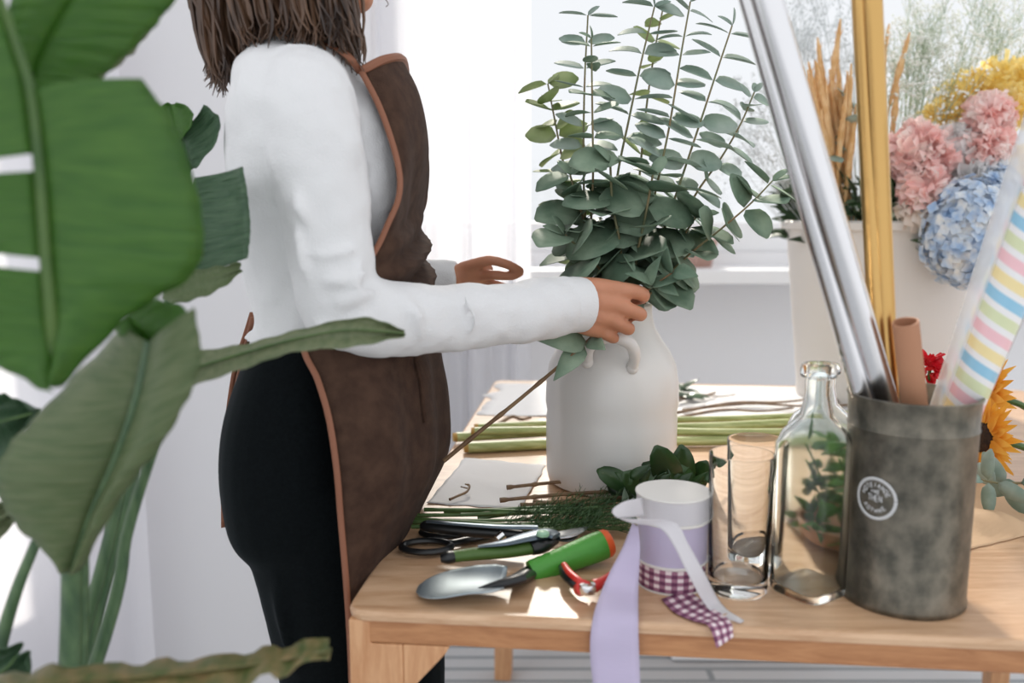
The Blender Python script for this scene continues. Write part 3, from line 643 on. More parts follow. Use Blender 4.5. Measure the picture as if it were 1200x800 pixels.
stalk((560, 500), (1000, 484), .760, .009, .008, 'pale green stalk lying furthest behind the jug')
TL = iter(['short brown twig left of the jug behind the thick stalks', 'long brown twig right of the jug, nearest the thick stalks', 'brown twig right of the jug, second from the thick stalks', 'thick tilted twig touching the right side of the jug', 'thinnest twig at the far table edge right of the jug', 'dark twig behind the glass bottle pointing to the can', 'very long thin twig running from jug to bottles', 'dark twig end behind the rim of the metal can'])
for a, b, r in (((585, 496), (622, 489), .004), ((790, 484), (960, 466), .0035), ((790, 490), (930, 478), .003), ((770, 478), (838, 460), .004), ((795, 470), (862, 462), .002), ((975, 462), (1050, 470), .005), ((800, 480), (1000, 474), .003), ((960, 480), (1040, 462), .004)):
    p0 = T(*a, .754+r); p1 = T(*b, .755+r); t = thing('twig', V((p0.x, p0.y, .752)), next(TL), 'twig', 'dark twigs on the far part of the table')
    MB().tube(cr([p0, p0.lerp(p1, .4)+V((0, .02, .004)), p0.lerp(p1, .7)+V((0, -.01, .002)), p1], 14), [r*(1-.4*k/13) for k in range(14)], 7).build('stalk', M_brstk, t)
# loose leaves far back
lf = MB(); random.seed(9)
for k in range(9):
    a = T(rnd(795, 830), rnd(452, 470), .76); lf.leaf(a, V((rnd(-1, 1), rnd(-1, 1), rnd(0, .5))), V((0, -.3, 1)), .05, .022, shape='ov')
tag(lf.build('leaf_cluster', M_rus, solid=.0005), 'small cluster of green leaves at the far table edge right of the jug', 'leaves')
# kraft and tissue paper under the work, plus a far white sheet imitating glare
M_tissue_glare = mat('white_tissue_and_glare', (.9, .89, .89), .7, bump=.3, bscale=30, trans=.2)
def sheet(cs, z, n, amp, m, name, lb, seed):
    rows = []; A, B_, C_, D_ = [T(*c, z) for c in cs]
    for i in range(n+1):
        r = []
        for j in range(n+1):
            u, v = i/n, j/n; u += .018*noise.noise(V((v*6, seed, 0)))*(1 if i in (0, n) else 0)*1.5; v += .03*noise.noise(V((u*6, seed, 4)))*(1 if j in (0, n) else 0); p = A.lerp(B_, u).lerp(D_.lerp(C_, u), v); h = max(0, noise.noise(V((p.x*9+seed, p.y*9, 0))))*amp; r.append(p+V((0, 0, h)))
        rows.append(r)
    return tag(MB().grid(rows).build(name, m, solid=.0004), lb, 'paper')
sheet([(500, 590), (610, 596), (640, 545), (545, 536)], .7508, 24, .006, M_tissue_glare, 'tissue_and_glare_sheet', 'thin white tissue paper lying on the table left of the jug', 3)
sheet([(560, 486), (1130, 500), (1100, 456), (584, 449)], .7508, 40, .006, M_tissue_glare, 'tissue_and_glare_sheet', 'large white sheet imitating glare on the far end of the table behind the jug', 8)  # added sheet: its white stands in for glare on the bare tabletop
# little curled scrap
sc_ = MB().tube(cr([T(527, 585, .756), T(536, 581, .757), T(547, 576, .759), T(550, 569, .762), T(545, 567, .765)], 14), [.0022, .002]+[.0018]*10+[.001, .001], 6); sc_.tube([T(540, 570, .758), T(548, 572, .758)], .001, 5)
tag(sc_.build('stem_scrap', M_brstk), 'small curled brown stem scrap lying left of the jug', 'scrap')
tag(MB().box(T(612, 568+3, .753), (.008, .004, .002)).build('bark_chip', mat('red_brown_bark', s(190, 90, 60), .7), smooth=False), 'tiny red-brown chip beside the brown branches', 'scrap')

# --- scissors and secateurs, trowel, pliers
M_black = mat('black_plastic', s(22, 24, 26), .35); M_steel = mat('steel', (.55, .58, .60), .25, metal=1, col2=(.62, .64, .66), nscale=30)
M_chrome = mat('chrome', (.8, .8, .8), .1, metal=1)
M_hgreen = mat('olive_green_grip', s(74, 104, 44), .5, bump=.15, bscale=300)
M_dgrey = mat('grey_metal', s(96, 108, 118), .35, metal=.8)
scs = thing('scissors', T(512, 640, ZT), 'black-handled scissors with oval finger loops beside the table edge', 'scissors')
def loop(cx, cy, rx, ry, z, r, rot=0, n=28):
    c = T(cx, cy, z); pts = []
    for k in range(n+1):
        g = 2*math.pi*k/n; pts.append(c+V((rx*math.cos(g)*math.cos(rot)-ry*math.sin(g)*math.sin(rot), rx*math.cos(g)*math.sin(rot)+ry*math.sin(g)*math.cos(rot), 0)))
    return pts
h1 = MB(); h1.tube(loop(500, 640, .029, .019, .757, .0045), .0048, 10, flat=(.8, (0, 0, 1))); h1.tube([T(527, 637, .757), T(545, 633, .757), T(572, 628, .756)], [.006, .006, .0045], 10, flat=(.7, (0, 0, 1))); h1.build('finger_loop', M_black, scs)
h2 = MB(); h2.tube(loop(519, 623, .026, .017, .757, .0045), .0046, 10, flat=(.8, (0, 0, 1))); h2.tube([T(541, 624, .757), T(560, 626, .757), T(580, 625, .756)], [.006, .006, .0045], 10, flat=(.7, (0, 0, 1))); h2.build('finger_loop', M_black, scs)
b1 = MB(); p0 = T(570, 629, .7545); p1 = T(655, 618, .7535); b1.tube([p0, p0.lerp(p1, .4), p1], [.008, .007, .001], 8, flat=(.15, (0, 0, 1))); b1.build('blade', M_steel, scs)
b1 = MB(); p0 = T(574, 625, .7565); p1 = T(655, 621, .7555); b1.tube([p0, p0.lerp(p1, .4), p1], [.008, .007, .001], 8, flat=(.15, (0, 0, 1))); b1.build('blade', M_steel, scs)
MB().tube([T(575, 627, .754), T(575, 627, .760)], .004, 12).build('pivot_screw', M_chrome, scs)
sec = thing('secateurs', T(640, 636, ZT), 'garden secateurs with one green and one black handle lying open', 'secateurs')
def hand(pts, rs, fl=.75, z=None): return MB().tube(cr([T(*p) for p in pts], 24), [q.x for q in cr([V((r, 0, 0)) for r in rs], 24)], 14, flat=(fl, (0, 0, 1)))
hand([(530, 652, .768), (555, 649, .769), (590, 646, .769), (624, 641, .769)], (.0085, .0095, .010, .0105)).build('green_grip', M_hgreen, sec)
hand([(517, 654, .767), (524, 653, .768), (531, 652, .768)], (.006, .0092, .0090)).build('grip_tip', M_black, sec)
hand([(622, 642, .770), (634, 638, .772), (648, 632, .772)], (.0108, .0125, .009)).build('handle_neck', M_black, sec)
hand([(496, 616, .772), (505, 616, .774), (540, 620, .774), (585, 624, .774), (612, 627, .773)], (.007, .0098, .0105, .0098, .0075)).build('black_grip', M_black, sec)
hand([(500, 611, .784), (540, 614, .784), (585, 617, .784), (630, 618, .782)], (.003, .0045, .005, .006), .4).build('metal_spine', M_dgrey, sec)
hand([(560, 640, .778), (590, 636, .780), (615, 630, .781), (640, 625, .782), (652, 628, .781)], (.003, .008, .012, .014, .010), .3).build('jaw_body', M_dgrey, sec)
pvp = T(636, 627, .785); MB().lathe([(0, 0), (.0075, 0), (.0075, .003), (.006, .0045), (0, .005)], pvp, 20).build('pivot_bolt', mat('pale_green_cap', s(150, 190, 160), .4), sec)
sp = MB(); pa = T(583, 632, .772); pb = T(590, 626, .777)
sp.tube([pa+V((0, 0, .0)), pb+V((0, 0, .0))], .0055, 12); sp.build('spring', M_chrome, sec)
hand([(650, 628, .778), (662, 626, .776), (678, 621, .772), (688, 617, .768)], (.010, .011, .008, .002), .25).build('cutting_blade', M_steel, sec)
hand([(650, 631, .774), (664, 632, .770), (676, 628, .767)], (.007, .006, .002), .3).build('anvil_hook', M_dgrey, sec)
# trowel
tw = thing('hand_trowel', T(560, 688, ZT), 'hand trowel with bright green handle and orange end cap', 'trowel')
n0 = P(622, 671, .955); n1 = P(709, 637, .985); dh = (n1-n0); L_ = [n0+dh*k/20 for k in range(21)]
rsd = [.0135, .0140, .0138, .0143, .0139, .0145, .0141, .0148, .0145, .0150, .0152, .0155, .0158, .0160, .0163, .0166, .0168, .0170, .0170, .0168, .0160]
MB().tube(L_, rsd, 20).build('handle', mat('bright_green_plastic', s(72, 150, 52), .4, bump=.1, bscale=250), tw)
MB().tube([n1-dh*.02, n1+dh*.03, n1+dh*.07, n1+dh*.085], [.0166, .0162, .0140, .008], 20).build('end_cap', mat('orange_plastic', s(226, 96, 44), .4), tw)
M_blade = mat('trowel_steel', s(150, 162, 168), .38, metal=.7, col2=s(178, 188, 192), nscale=12)
MB().tube([n0+dh*.02, n0-dh*.05, T(606, 679, .768), T(588, 684, .765), T(560, 690, .761)], [.0138, .0130, .0115, .0095, .003], 14, flat=(.55, (0, 0, 1))).build('neck', M_black, tw)
# scoop blade: cross sections along its axis
tip = T(489, 692, .7535); end = T(592, 686, .762); ax = end-tip; hd = V((ax.x, ax.y, 0)).normalized(); sdv = V((-hd.y, hd.x, 0)); rows = []
for i in range(17):
    t = i/16; hw = .036*(1-(1-min(1, t*2.4+.02))**2)**.5*(1 if t < .86 else 1-(t-.86)*1.6); c_ = tip+ax*t
    rows.append([c_+sdv*(hw*math.sin(q*1.2)/math.sin(1.2))+V((0, 0, .012*min(1, t*1.6)*(1-math.cos(q*1.2))+.002)) for q in [k/6-1 for k in range(13)]])
MB().grid(rows).build('blade', M_blade, tw, solid=.0016)
# pliers
pl = thing('pliers', T(680, 685, ZT), 'small red and black pliers lying behind the trowel handle', 'pliers')
M_red = mat('red_plastic', s(200, 44, 38), .4)
hand([(659, 664, .762), (663, 672, .764), (672, 681, .764), (681, 686, .763)], (.0045, .0065, .0068, .006), .9).build('grip_insert', M_black, pl)
hand([(661, 661, .768), (667, 670, .770), (676, 678, .770), (684, 684, .768)], (.0035, .0042, .0042, .004), .8).build('red_grip', M_red, pl)
MB().tube([T(680, 690, .760), T(684, 688, .768)], [.0075, .0080], 16).build('red_collar', M_red, pl)
MB().lathe([(0, 0), (.0085, 0), (.0095, .004), (.0085, .010), (.004, .011), (.0035, .007), (0, .006)], T(688, 694, .762), 20).build('joint', M_chrome, pl)
hand([(690, 690, .760), (697, 686, .764), (705, 682, .765), (716, 674, .765)], (.006, .0075, .006, .005), .9).build('red_grip', M_red, pl)

# --- ribbon spools
SPC = T(793, 697); SPC.y += .034
def spool(z0, h, r, mrib, name, lb):
    t = thing(name, V((SPC.x, SPC.y, z0)), lb, 'ribbon'); c_ = V((SPC.x, SPC.y, z0))
    MB().lathe([(r*.35, 0), (r*1.02, 0), (r*1.02, .0016), (r*.35, .0016)], c_, 40).build('spool_disc', M_card, t)
    MB().lathe([(r*.4, .0018), (r*.985, .0018), (r*.985, h-.0018), (r*.4, h-.0018)], c_, 40).build('wound_ribbon', mrib, t)
    MB().lathe([(.0005, h-.0016), (r*1.02, h-.0016), (r*1.02, h), (.0005, h)], c_, 40).build('spool_disc', M_card, t)
    return t
M_card = mat('white_card', (.80, .77, .73), .6)
def satin(name, col, rough=.3, tr=.25):
    m = mat(name, col, rough, sheen=.5, trans=tr, bump=.15, bscale=3, stretch=(30, 30, 300)); return m
M_lilac = satin('lilac_satin', s(206, 196, 222)); M_wsatin = satin('white_satin', s(226, 222, 226))
M_plaid = bpy.data.materials.new('plaid_ribbon'); M_plaid.use_nodes = True; n_ = M_plaid.node_tree; b_ = n_.nodes['Principled BSDF']; b_.inputs['Roughness'].default_value = .7
uvn = n_.nodes.new('ShaderNodeTexCoord'); sp_ = n_.nodes.new('ShaderNodeSeparateXYZ'); n_.links.new(uvn.outputs['UV'], sp_.inputs[0])
def band(sock, freq, th):
    a = n_.nodes.new('ShaderNodeMath'); a.operation = 'MULTIPLY'; a.inputs[1].default_value = freq; n_.links.new(sock, a.inputs[0])
    f = n_.nodes.new('ShaderNodeMath'); f.operation = 'FRACT'; n_.links.new(a.outputs[0], f.inputs[0])
    g = n_.nodes.new('ShaderNodeMath'); g.operation = 'LESS_THAN'; g.inputs[1].default_value = th; n_.links.new(f.outputs[0], g.inputs[0]); return g.outputs[0]
b1_ = band(sp_.outputs['X'], 9, .5); b2_ = band(sp_.outputs['Y'], 3, .5)
ad = n_.nodes.new('ShaderNodeMath'); ad.operation = 'ADD'; n_.links.new(b1_, ad.inputs[0]); n_.links.new(b2_, ad.inputs[1])
dv_ = n_.nodes.new('ShaderNodeMath'); dv_.operation = 'MULTIPLY'; dv_.inputs[1].default_value = .5; n_.links.new(ad.outputs[0], dv_.inputs[0])
rp_ = n_.nodes.new('ShaderNodeValToRGB'); rp_.color_ramp.elements[0].color = (*s(236, 220, 222), 1); rp_.color_ramp.elements[1].color = (*s(104, 52, 84), 1)
e_ = rp_.color_ramp.elements.new(.5); e_.color = (*s(158, 110, 132), 1); n_.links.new(dv_.outputs[0], rp_.inputs[0]); n_.links.new(rp_.outputs[0], b_.inputs['Base Color'])
R_ = .0375
s1 = thing('ribbon_spool', V((SPC.x, SPC.y, ZT)), 'spool of purple and white plaid ribbon, lowest of the stack beside the glasses', 'ribbon')
MB().lathe([(.012, 0), (R_*1.0, 0), (R_*1.0, .0016), (.012, .0016)], V((SPC.x, SPC.y, ZT)), 40).build('spool_disc', M_card, s1)
rows = [[V((SPC.x+R_*.98*math.cos(g), SPC.y+R_*.98*math.sin(g), ZT+z)) for z in (.002, .0265)] for g in [2*math.pi*k/48 for k in range(49)]]
pr = MB(); pr.grid(rows); pr.uv = [(a*2, b*1) for a, b in pr.uv]; pr.build('wound_ribbon', M_plaid, s1)
MB().lathe([(.001, .027), (R_*1.0, .027), (R_*1.0, .0285), (.001, .0285)], V((SPC.x, SPC.y, ZT)), 40).build('spool_disc', M_card, s1)
s2 = spool(ZT+.029, .046, .0385, M_lilac, 'ribbon_spool', 'spool of lilac satin ribbon, middle of the stack beside the glasses')
s3 = spool(ZT+.0755, .028, .040, M_wsatin, 'ribbon_spool', 'spool of white satin ribbon, topmost of the stack beside the glasses')
def strip(name, m, par, A, B_, n=40, wav=.0):
    a = cr(A, n); b = cr(B_, n); rows = []
    for i in range(n):
        rows.append([a[i].lerp(b[i], k/6)+V((0, -wav*math.sin(k/6*math.pi), 0)) for k in range(7)])
    return MB().grid(rows).build(name, m, par, solid=.0005)
ze = tb(0, 0).y
def fr(px, py, o=.0): # a point just in front of the table's front face
    for k in range(12):
        Y = .9; 
    d = ray(px, py); # intersect with plane through TC normal E2
    k = (TC-V((0, 0, CZ))).dot(E2)/V(d).dot(E2); return V((0, 0, CZ))+V(d)*k-E2*(.003+o)
# lilac tail: leaves the spool at the left, drapes over the edge and hangs
la = [P(741, 613, .915), P(730, 640, .893), T(710, 680, .775), T(697, 715, .757), fr(692, 742, .002), fr(692, 770, .003), fr(695, 800, .004), fr(697, 850, .004), fr(697, 905, .004)]
lb_ = [P(748, 617, .905), P(750, 645, .880), T(748, 690, .768), T(748, 722, .756), fr(748, 742, .002), fr(749, 770, .003), fr(750, 800, .006), fr(752, 850, .006), fr(752, 905, .006)]
strip('ribbon_tail', M_lilac, s2, la, lb_)
wa = [P(752, 583, .905), P(730, 588, .890), P(717, 600, .882), P(738, 612, .868), P(772, 618, .862), P(790, 640, .858), P(806, 672, .856), T(832, 715, .7525), T(868, 730, .7522)]
wb_ = [P(756, 604, .905), P(738, 606, .885), P(722, 606, .872), P(742, 608, .858), P(790, 612, .860), P(806, 636, .860), P(824, 668, .862), T(846, 708, .753), T(872, 727, .7524)]
strip('ribbon_tail', M_wsatin, s3, wa, wb_)
pa_ = [T(775, 702, .7520), T(790, 717, .7520), T(812, 727, .7523), T(830, 733, .7528), fr(838, 752, .010)]
pb_ = [T(806, 690, .7520), T(822, 703, .7520), T(838, 714, .7523), T(856, 728, .7528), fr(858, 741, .006)]
strip('ribbon_tail', M_plaid, s1, pa_, pb_, n=24)

# --- glasses and bottles
M_glass = glass_mat('clear_glass', (.99, 1, .995), 0, 1.33); M_bot = glass_mat('greenish_glass', (.96, .995, .99), .10, 1.30)
def tumbler(px, py, r, h, lb):
    c_ = T(px, py, ZT); t = thing('drinking_glass', c_, lb, 'glass', 'clear tumblers')
    MB().lathe([(0, .0), (r*.86, 0), (r*.90, .002), (r*.91, .006), (r*.99, h-.002), (r*.985, h), (r*.955, h), (r*.95, h-.002), (r*.855, .020), (r*.80, .016), (r*.4, .0145), (0, .014)], c_, 48).build('glass_body', M_glass, t)
tumbler(864, 690, .0345, .150, 'empty clear drinking glass with thick base nearest the ribbon spools')
tumbler(882, 665, .0335, .150, 'empty clear drinking glass standing behind the front one')
def bottle(px, py, half, rot, lb, H_=.235, cat='bottle'):
    c_ = T(px, py, ZT); t = thing('glass_bottle', c_, lb, cat, 'square clear glass bottles'); ca, sa = math.cos(rot), math.sin(rot)
    def ring(hw, rr, z, e=4.5, n=40):
        out = []
        for k in range(n):
            g = 2*math.pi*k/n; cx, sy = math.cos(g), math.sin(g)
            x = hw*abs(cx)**(2/e)*(1 if cx > 0 else -1); y = hw*abs(sy)**(2/e)*(1 if sy > 0 else -1)
            x = x*rr+hw*cx*(1-rr); y = y*rr+hw*sy*(1-rr); out.append(c_+V((x*ca-y*sa, x*sa+y*ca, z)))
        return out
    hN = .013
    out_ = [(.001, 1, 0), (half*.90, 1, 0), (half*.98, 1, .003), (half, 1, .008), (half, 1, H_*.60), (half*.985, 1, H_*.655), (half*.86, .8, H_*.71), (half*.64, .45, H_*.75), (half*.50, .1, H_*.78), (hN*1.15, 0, H_*.82), (hN, 0, H_*.86), (hN, 0, H_*.935),
            (hN*1.38, 0, H_*.945), (hN*1.42, 0, H_*.97), (hN*1.3, 0, H_*.995), (hN*1.1, 0, H_)]
    inn = [(hN*.85, 0, H_), (hN*.74, 0, H_*.97), (hN*.74, 0, H_*.87), (half*.40, .1, H_*.77), (half*.56, .5, H_*.74), (half*.80, .8, H_*.70), (half*.92, 1, H_*.65), (half*.935, 1, H_*.6), (half*.935, 1, .012), (half*.86, 1, .008), (.001, 1, .007)]
    MB().rings([ring(a, b, z) for a, b, z in out_+inn], cap=False).build('bottle_body', M_bot, t)
bottle(947, 692, .0335, math.radians(32), 'tall square clear glass bottle in front, between the glasses and the metal can', .247)
bottle(957, 632, .034, math.radians(20), 'clear glass bottle standing hidden behind the front bottle', .222)
# green leaves with a round wooden bowl, seen between bottle and can
bw_ = thing('wooden_bowl', T(1005, 648, ZT), 'round wooden bowl of green leaves behind the metal can', 'bowl'); c_ = V(bw_.location)
MB().lathe([(0, 0), (.05, 0), (.068, .012), (.072, .032), (.068, .032), (.062, .016), (0, .010)], c_, 40).build('bowl_body', mat('red_brown_wood', s(172, 118, 80), .5, col2=s(196, 144, 104), nscale=6), bw_)
random.seed(77)
grn = MB()
for k in range(170):
    a = c_+V((rnd(-.06, .06), rnd(-.05, .05), rnd(.012, .14))); dv = V((rnd(-1, 1), rnd(-1, .4), rnd(-.2, 1))).normalized(); grn.leaf(a, dv, V((rnd(-.6, .6), -.6, .6)), rnd(.018, .034), rnd(.008, .016), shape='ov')
for k in range(14): grn.tube([c_+V((rnd(-.02, .02), rnd(-.02, .02), .01)), c_+V((rnd(-.06, .06), rnd(-.05, .05), .13))], .0012, 5)
tag(grn.build('leafy_greens', mat('fresh_leaf', s(66, 116, 44), .45, col2=s(120, 168, 74), nscale=30, trans=.3), solid=.0004), 'bushy fresh green leaves piled in the wooden bowl', 'greenery')

# --- galvanised can with rolls
CC = T(1081, 722); CC.y += .050
M_galv = mat('galvanised_tin', s(84, 82, 74), .40, metal=.75, col2=s(134, 127, 114), nscale=48, bump=.12, bscale=40, stretch=(1, 1, .8), detail=6)
can = thing('metal_can', V((CC.x, CC.y, ZT)), 'weathered galvanised metal can with a white round mark holding gift wrap rolls', 'can'); cc = V((CC.x, CC.y, ZT))
RC = .0635; HCn = .218
MB().lathe([(.001, .004), (RC*.955, .004), (RC*.96, 0), (RC*.985, .002), (RC*.985, .006), (RC*.97, .010), (RC*.985, HCn-.035), (RC*1.0, HCn-.033), (RC*.985, HCn-.030), (RC*1.0, HCn-.004), (RC*1.02, HCn-.002), (RC*1.02, HCn), (RC*.975, HCn), (RC*.965, HCn-.03), (RC*.95, .008), (.001, .008)], cc, 64).build('can_body', M_galv, can)
# white printed ring and lettering on the can
M_print = mat('white_print', s(196, 196, 196), .6)
CY = P(1025, 584, CC.y-RC)
def oncan(a, z, off=.0006):
    d = ray(1025, 584); ang0 = LOGO_A; ang = ang0+a/RC; return V((cc.x+(RC*.984+off)*math.cos(ang), cc.y+(RC*.984+off)*math.sin(ang), LOGO_Z+z))
# find where the ray through the mark meets the can
d = V(ray(1025, 584)); ox, oy = -cc.x, -cc.y; A_ = d.x**2+d.y**2; B2 = 2*(d.x*ox+d.y*oy); C2 = ox*ox+oy*oy-RC*RC; k_ = (-B2-math.sqrt(B2*B2-4*A_*C2))/(2*A_)
hit = V((d.x*k_, d.y*k_, CZ+d.z*k_)); LOGO_A = math.atan2(hit.y-cc.y, hit.x-cc.x); LOGO_Z = hit.z
lg = MB(); rr0, rr1 = .0185, .0218; rows = []
for k in range(49):
    g = 2*math.pi*k/48; rows.append([oncan(rr0*math.cos(g)*1.02, rr0*math.sin(g)*1.0), oncan(rr1*math.cos(g)*1.02, rr1*math.sin(g)*1.0)])
lg.grid(rows).build('printed_ring', M_print, can, solid=.0003)
lt = MB(); random.seed(4)
def glyph(a, z, h, wd, rot, kind):
    """tiny blurred capital: strokes following the can"""
    def st_(x0, y0, x1, y1):
        pts = []
        for q in range(2):
            x, y = ((x0, y0), (x1, y1))[q]; X = x*wd; Y = y*h; pts.append((a+X*math.cos(rot)-Y*math.sin(rot), z+X*math.sin(rot)+Y*math.cos(rot)))
        dx, dz = pts[1][0]-pts[0][0], pts[1][1]-pts[0][1]; l = math.hypot(dx, dz) or 1; nx, nz = -dz/l*.00042, dx/l*.00042
        lt.grid([[oncan(pts[0][0]+nx, pts[0][1]+nz), oncan(pts[0][0]-nx, pts[0][1]-nz)], [oncan(pts[1][0]+nx, pts[1][1]+nz), oncan(pts[1][0]-nx, pts[1][1]-nz)]])
    for sgm in {'I': [(0, -.5, 0, .5)], 'T': [(0, -.5, 0, .5), (-.5, .5, .5, .5)], 'E': [(-.4, -.5, -.4, .5), (-.4, .5, .4, .5), (-.4, 0, .3, 0), (-.4, -.5, .4, -.5)], 'H': [(-.4, -.5, -.4, .5), (.4, -.5, .4, .5), (-.4, 0, .4, 0)],
                'O': [(-.4, -.5, -.4, .5), (.4, -.5, .4, .5), (-.4, .5, .4, .5), (-.4, -.5, .4, -.5)], 'N': [(-.4, -.5, -.4, .5), (.4, -.5, .4, .5), (-.4, .5, .4, -.5)], 'A': [(-.4, -.5, 0, .5), (0, .5, .4, -.5), (-.2, -.1, .2, -.1)]}[kind]: st_(*sgm)
for k, ch in enumerate('HOTEIANOE'):
    g = math.radians(160-k*17); glyph(.0140*math.cos(g), .0140*math.sin(g), .0042, .0032, g-math.pi/2, ch)
for k, ch in enumerate('THEN'): glyph(-.0062+k*.0040, .0005, .0062, .0034, 0, ch)
for k, ch in enumerate('INE'): glyph(-.004+k*.0036, .0072, .0034, .0028, 0, ch)
for k, ch in enumerate('AOTHNE'):
    g = math.radians(218+k*20); glyph(.0125*math.cos(g), .0125*math.sin(g), .0038, .0030, g+math.pi/2, ch)
lt.build('printed_lettering', M_print, can)
def roll(px, py, z0, tx_, ty, Yt, r, m, name, lb, cat, seg=24, wob=0, hollow=False, group=None):
    a = V(P(px, py, cc.y)); b = P(tx_, ty, Yt)
    # run the axis on down to the floor of the can
    d_ = (b-a).normalized(); k = (a.z-(ZT+.012))/d_.z; base = a-d_*k
    for _ in range(6):  # keep the foot inside the can
        off = V((base.x-cc.x, base.y-cc.y, 0)); lim = RC-r-.006
        if off.length > lim: base = V((cc.x, cc.y, base.z))+off.normalized()*lim
    t = thing(name, base, lb, cat, group); n = 30; L_ = [base.lerp(a, k/6) for k in range(6)]+[a.lerp(b, k/(n-6)) for k in range(n-5)]
    mb = MB(); mb.tube(L_, r, seg, closed=not hollow); mb.build('roll', m, t)
    return t, L_, d_
def foil(name, col, col2, rough):
    m = mat(name, col, rough, metal=1); n = m.node_tree; b = n.nodes['Principled BSDF']
    return m
M_silver = foil('silver_foil', (.78, .77, .78), None, .22); M_gold = foil('gold_foil', s(206, 166, 104), None, .3)
roll(1036, 468, 0, 896, -10, .835, .0140, M_silver, 'wrapping_roll', 'shiny silver foil roll leaning left, right one of the silver pair', 'wrapping roll')
roll(1012, 466, 0, 878, -10, .860, .0112, M_silver, 'wrapping_roll', 'thinner shiny silver foil roll leaning left, left one of the silver pair', 'wrapping roll')
roll(1032, 462, 0, 1009, -12, .915, .0095, M_gold, 'wrapping_roll', 'gold foil roll standing upright in the can, left of the gold pair', 'wrapping roll')
roll(1042, 462, 0, 1022, -12, .905, .0095, M_gold, 'wrapping_roll', 'gold foil roll standing upright in the can, right of the gold pair', 'wrapping roll')
M_kraft = mat('kraft_tube', s(178, 128, 98), .7, col2=s(190, 140, 108), nscale=5)
kt = thing('cardboard_tube', V((cc.x, cc.y, ZT+.012)), 'short brown cardboard tube standing in the metal can', 'cardboard tube')
b = P(1061, 377, .868); q_ = P(1092, 468, .885); a = b+(q_-b)*((b.z-ZT-.016)/(b.z-q_.z)); a.x = min(a.x, cc.x+.045); d_ = (b-a)
MB().lathe([(.0125, 0), (.0125, d_.length), (.0105, d_.length), (.0105, 0)], a, 28, axis=d_.normalized()).build('tube_wall', M_kraft, kt)
# striped gift wrap roll (UV stripes run as a helix)
M_str = bpy.data.materials.new('striped_paper'); M_str.use_nodes = True; n_ = M_str.node_tree; b_ = n_.nodes['Principled BSDF']; b_.inputs['Roughness'].default_value = .35; b_.inputs['Coat Weight'].default_value = .4
uvn = n_.nodes.new('ShaderNodeTexCoord'); sp_ = n_.nodes.new('ShaderNodeSeparateXYZ'); n_.links.new(uvn.outputs['UV'], sp_.inputs[0])
m1 = n_.nodes.new('ShaderNodeMath'); m1.operation = 'MULTIPLY_ADD'; m1.inputs[1].default_value = -.70; n_.links.new(sp_.outputs['Y'], m1.inputs[0])
m0 = n_.nodes.new('ShaderNodeMath'); m0.operation = 'MULTIPLY'; m0.inputs[1].default_value = 4.3; n_.links.new(sp_.outputs['X'], m0.inputs[0]); n_.links.new(m0.outputs[0], m1.inputs[2])
fr_ = n_.nodes.new('ShaderNodeMath'); fr_.operation = 'FRACT'; n_.links.new(m1.outputs[0], fr_.inputs[0])
rp_ = n_.nodes.new('ShaderNodeValToRGB'); rp_.color_ramp.interpolation = 'CONSTANT'; els = rp_.color_ramp.elements
wt = s(236, 234, 234); cl = [(0, wt), (.09, s(240, 220, 162)), (.25, wt), (.34, s(240, 192, 198)), (.5, wt), (.59, s(214, 220, 178)), (.75, wt), (.84, s(146, 196, 222))]
els[0].color = (*wt, 1); els[1].position = .09; els[1].color = (*cl[1][1], 1)
for p_, c0 in cl[2:]: e_ = els.new(p_); e_.color = (*c0, 1)
n_.links.new(fr_.outputs[0], rp_.inputs[0]); n_.links.new(rp_.outputs[0], b_.inputs['Base Color'])
sr = thing('wrapping_roll', V((cc.x+.02, cc.y, ZT+.012)), 'pastel striped gift wrap roll in clear film leaning right in the can', 'wrapping roll')
a = V((cc.x+.012, cc.y+.008, ZT+.014)); mid_ = P(1128, 470, cc.y-.004); b = P(1272, 110, .83)
L_ = [a.lerp(mid_, k/8) for k in range(8)]+[mid_.lerp(b, k/30) for k in range(31)]; d_ = (b-mid_).normalized(); rows = []; SG = 40
fx_ = d_.cross(V((0, 1, 0))).normalized(); fy_ = fx_.cross(d_).normalized(); tot = 0
for i, p in enumerate(L_): 
    r_ = .0225 if i > 8 else .0225
    r_ = .0210+.004*max(0, i-8)/30
    rows.append([p+fx_*r_*math.cos(2*math.pi*k/SG)+fy_*r_*math.sin(2*math.pi*k/SG) for k in range(SG+1)])
mb = MB(); mb.grid(rows); base_l = []; acc = 0
for i, p in enumerate(L_):
    if i: acc += (L_[i]-L_[i-1]).length
    base_l.append(acc)
mb.uv = [(base_l[i]/.30, k/SG) for i in range(len(L_)) for k in range(SG+1)]; mb.build('striped_paper', M_str, sr)
M_film = bpy.data.materials.new('clear_film'); M_film.use_nodes = True; n_ = M_film.node_tree; n_.nodes.clear(); oo = n_.nodes.new('ShaderNodeOutputMaterial')
a_ = n_.nodes.new('ShaderNodeBsdfTransparent'); g_ = n_.nodes.new('ShaderNodeBsdfPrincipled'); g_.inputs['Base Color'].default_value = (.8, .8, .82, 1); g_.inputs['Roughness'].default_value = .2
mm = n_.nodes.new('ShaderNodeMixShader'); mm.inputs[0].default_value = .5; n_.links.new(a_.outputs[0], mm.inputs[1]); n_.links.new(g_.outputs[0], mm.inputs[2]); n_.links.new(mm.outputs[0], oo.inputs[0])
roll(1104, 468, 0, 1216, 128, .84, .0095, M_film, 'wrapping_roll', 'narrow roll of clear cellophane leaning right beside the striped roll', 'wrapping roll', 16)
M_brf = mat('bronze_foil', s(120, 96, 72), .3, metal=.9)
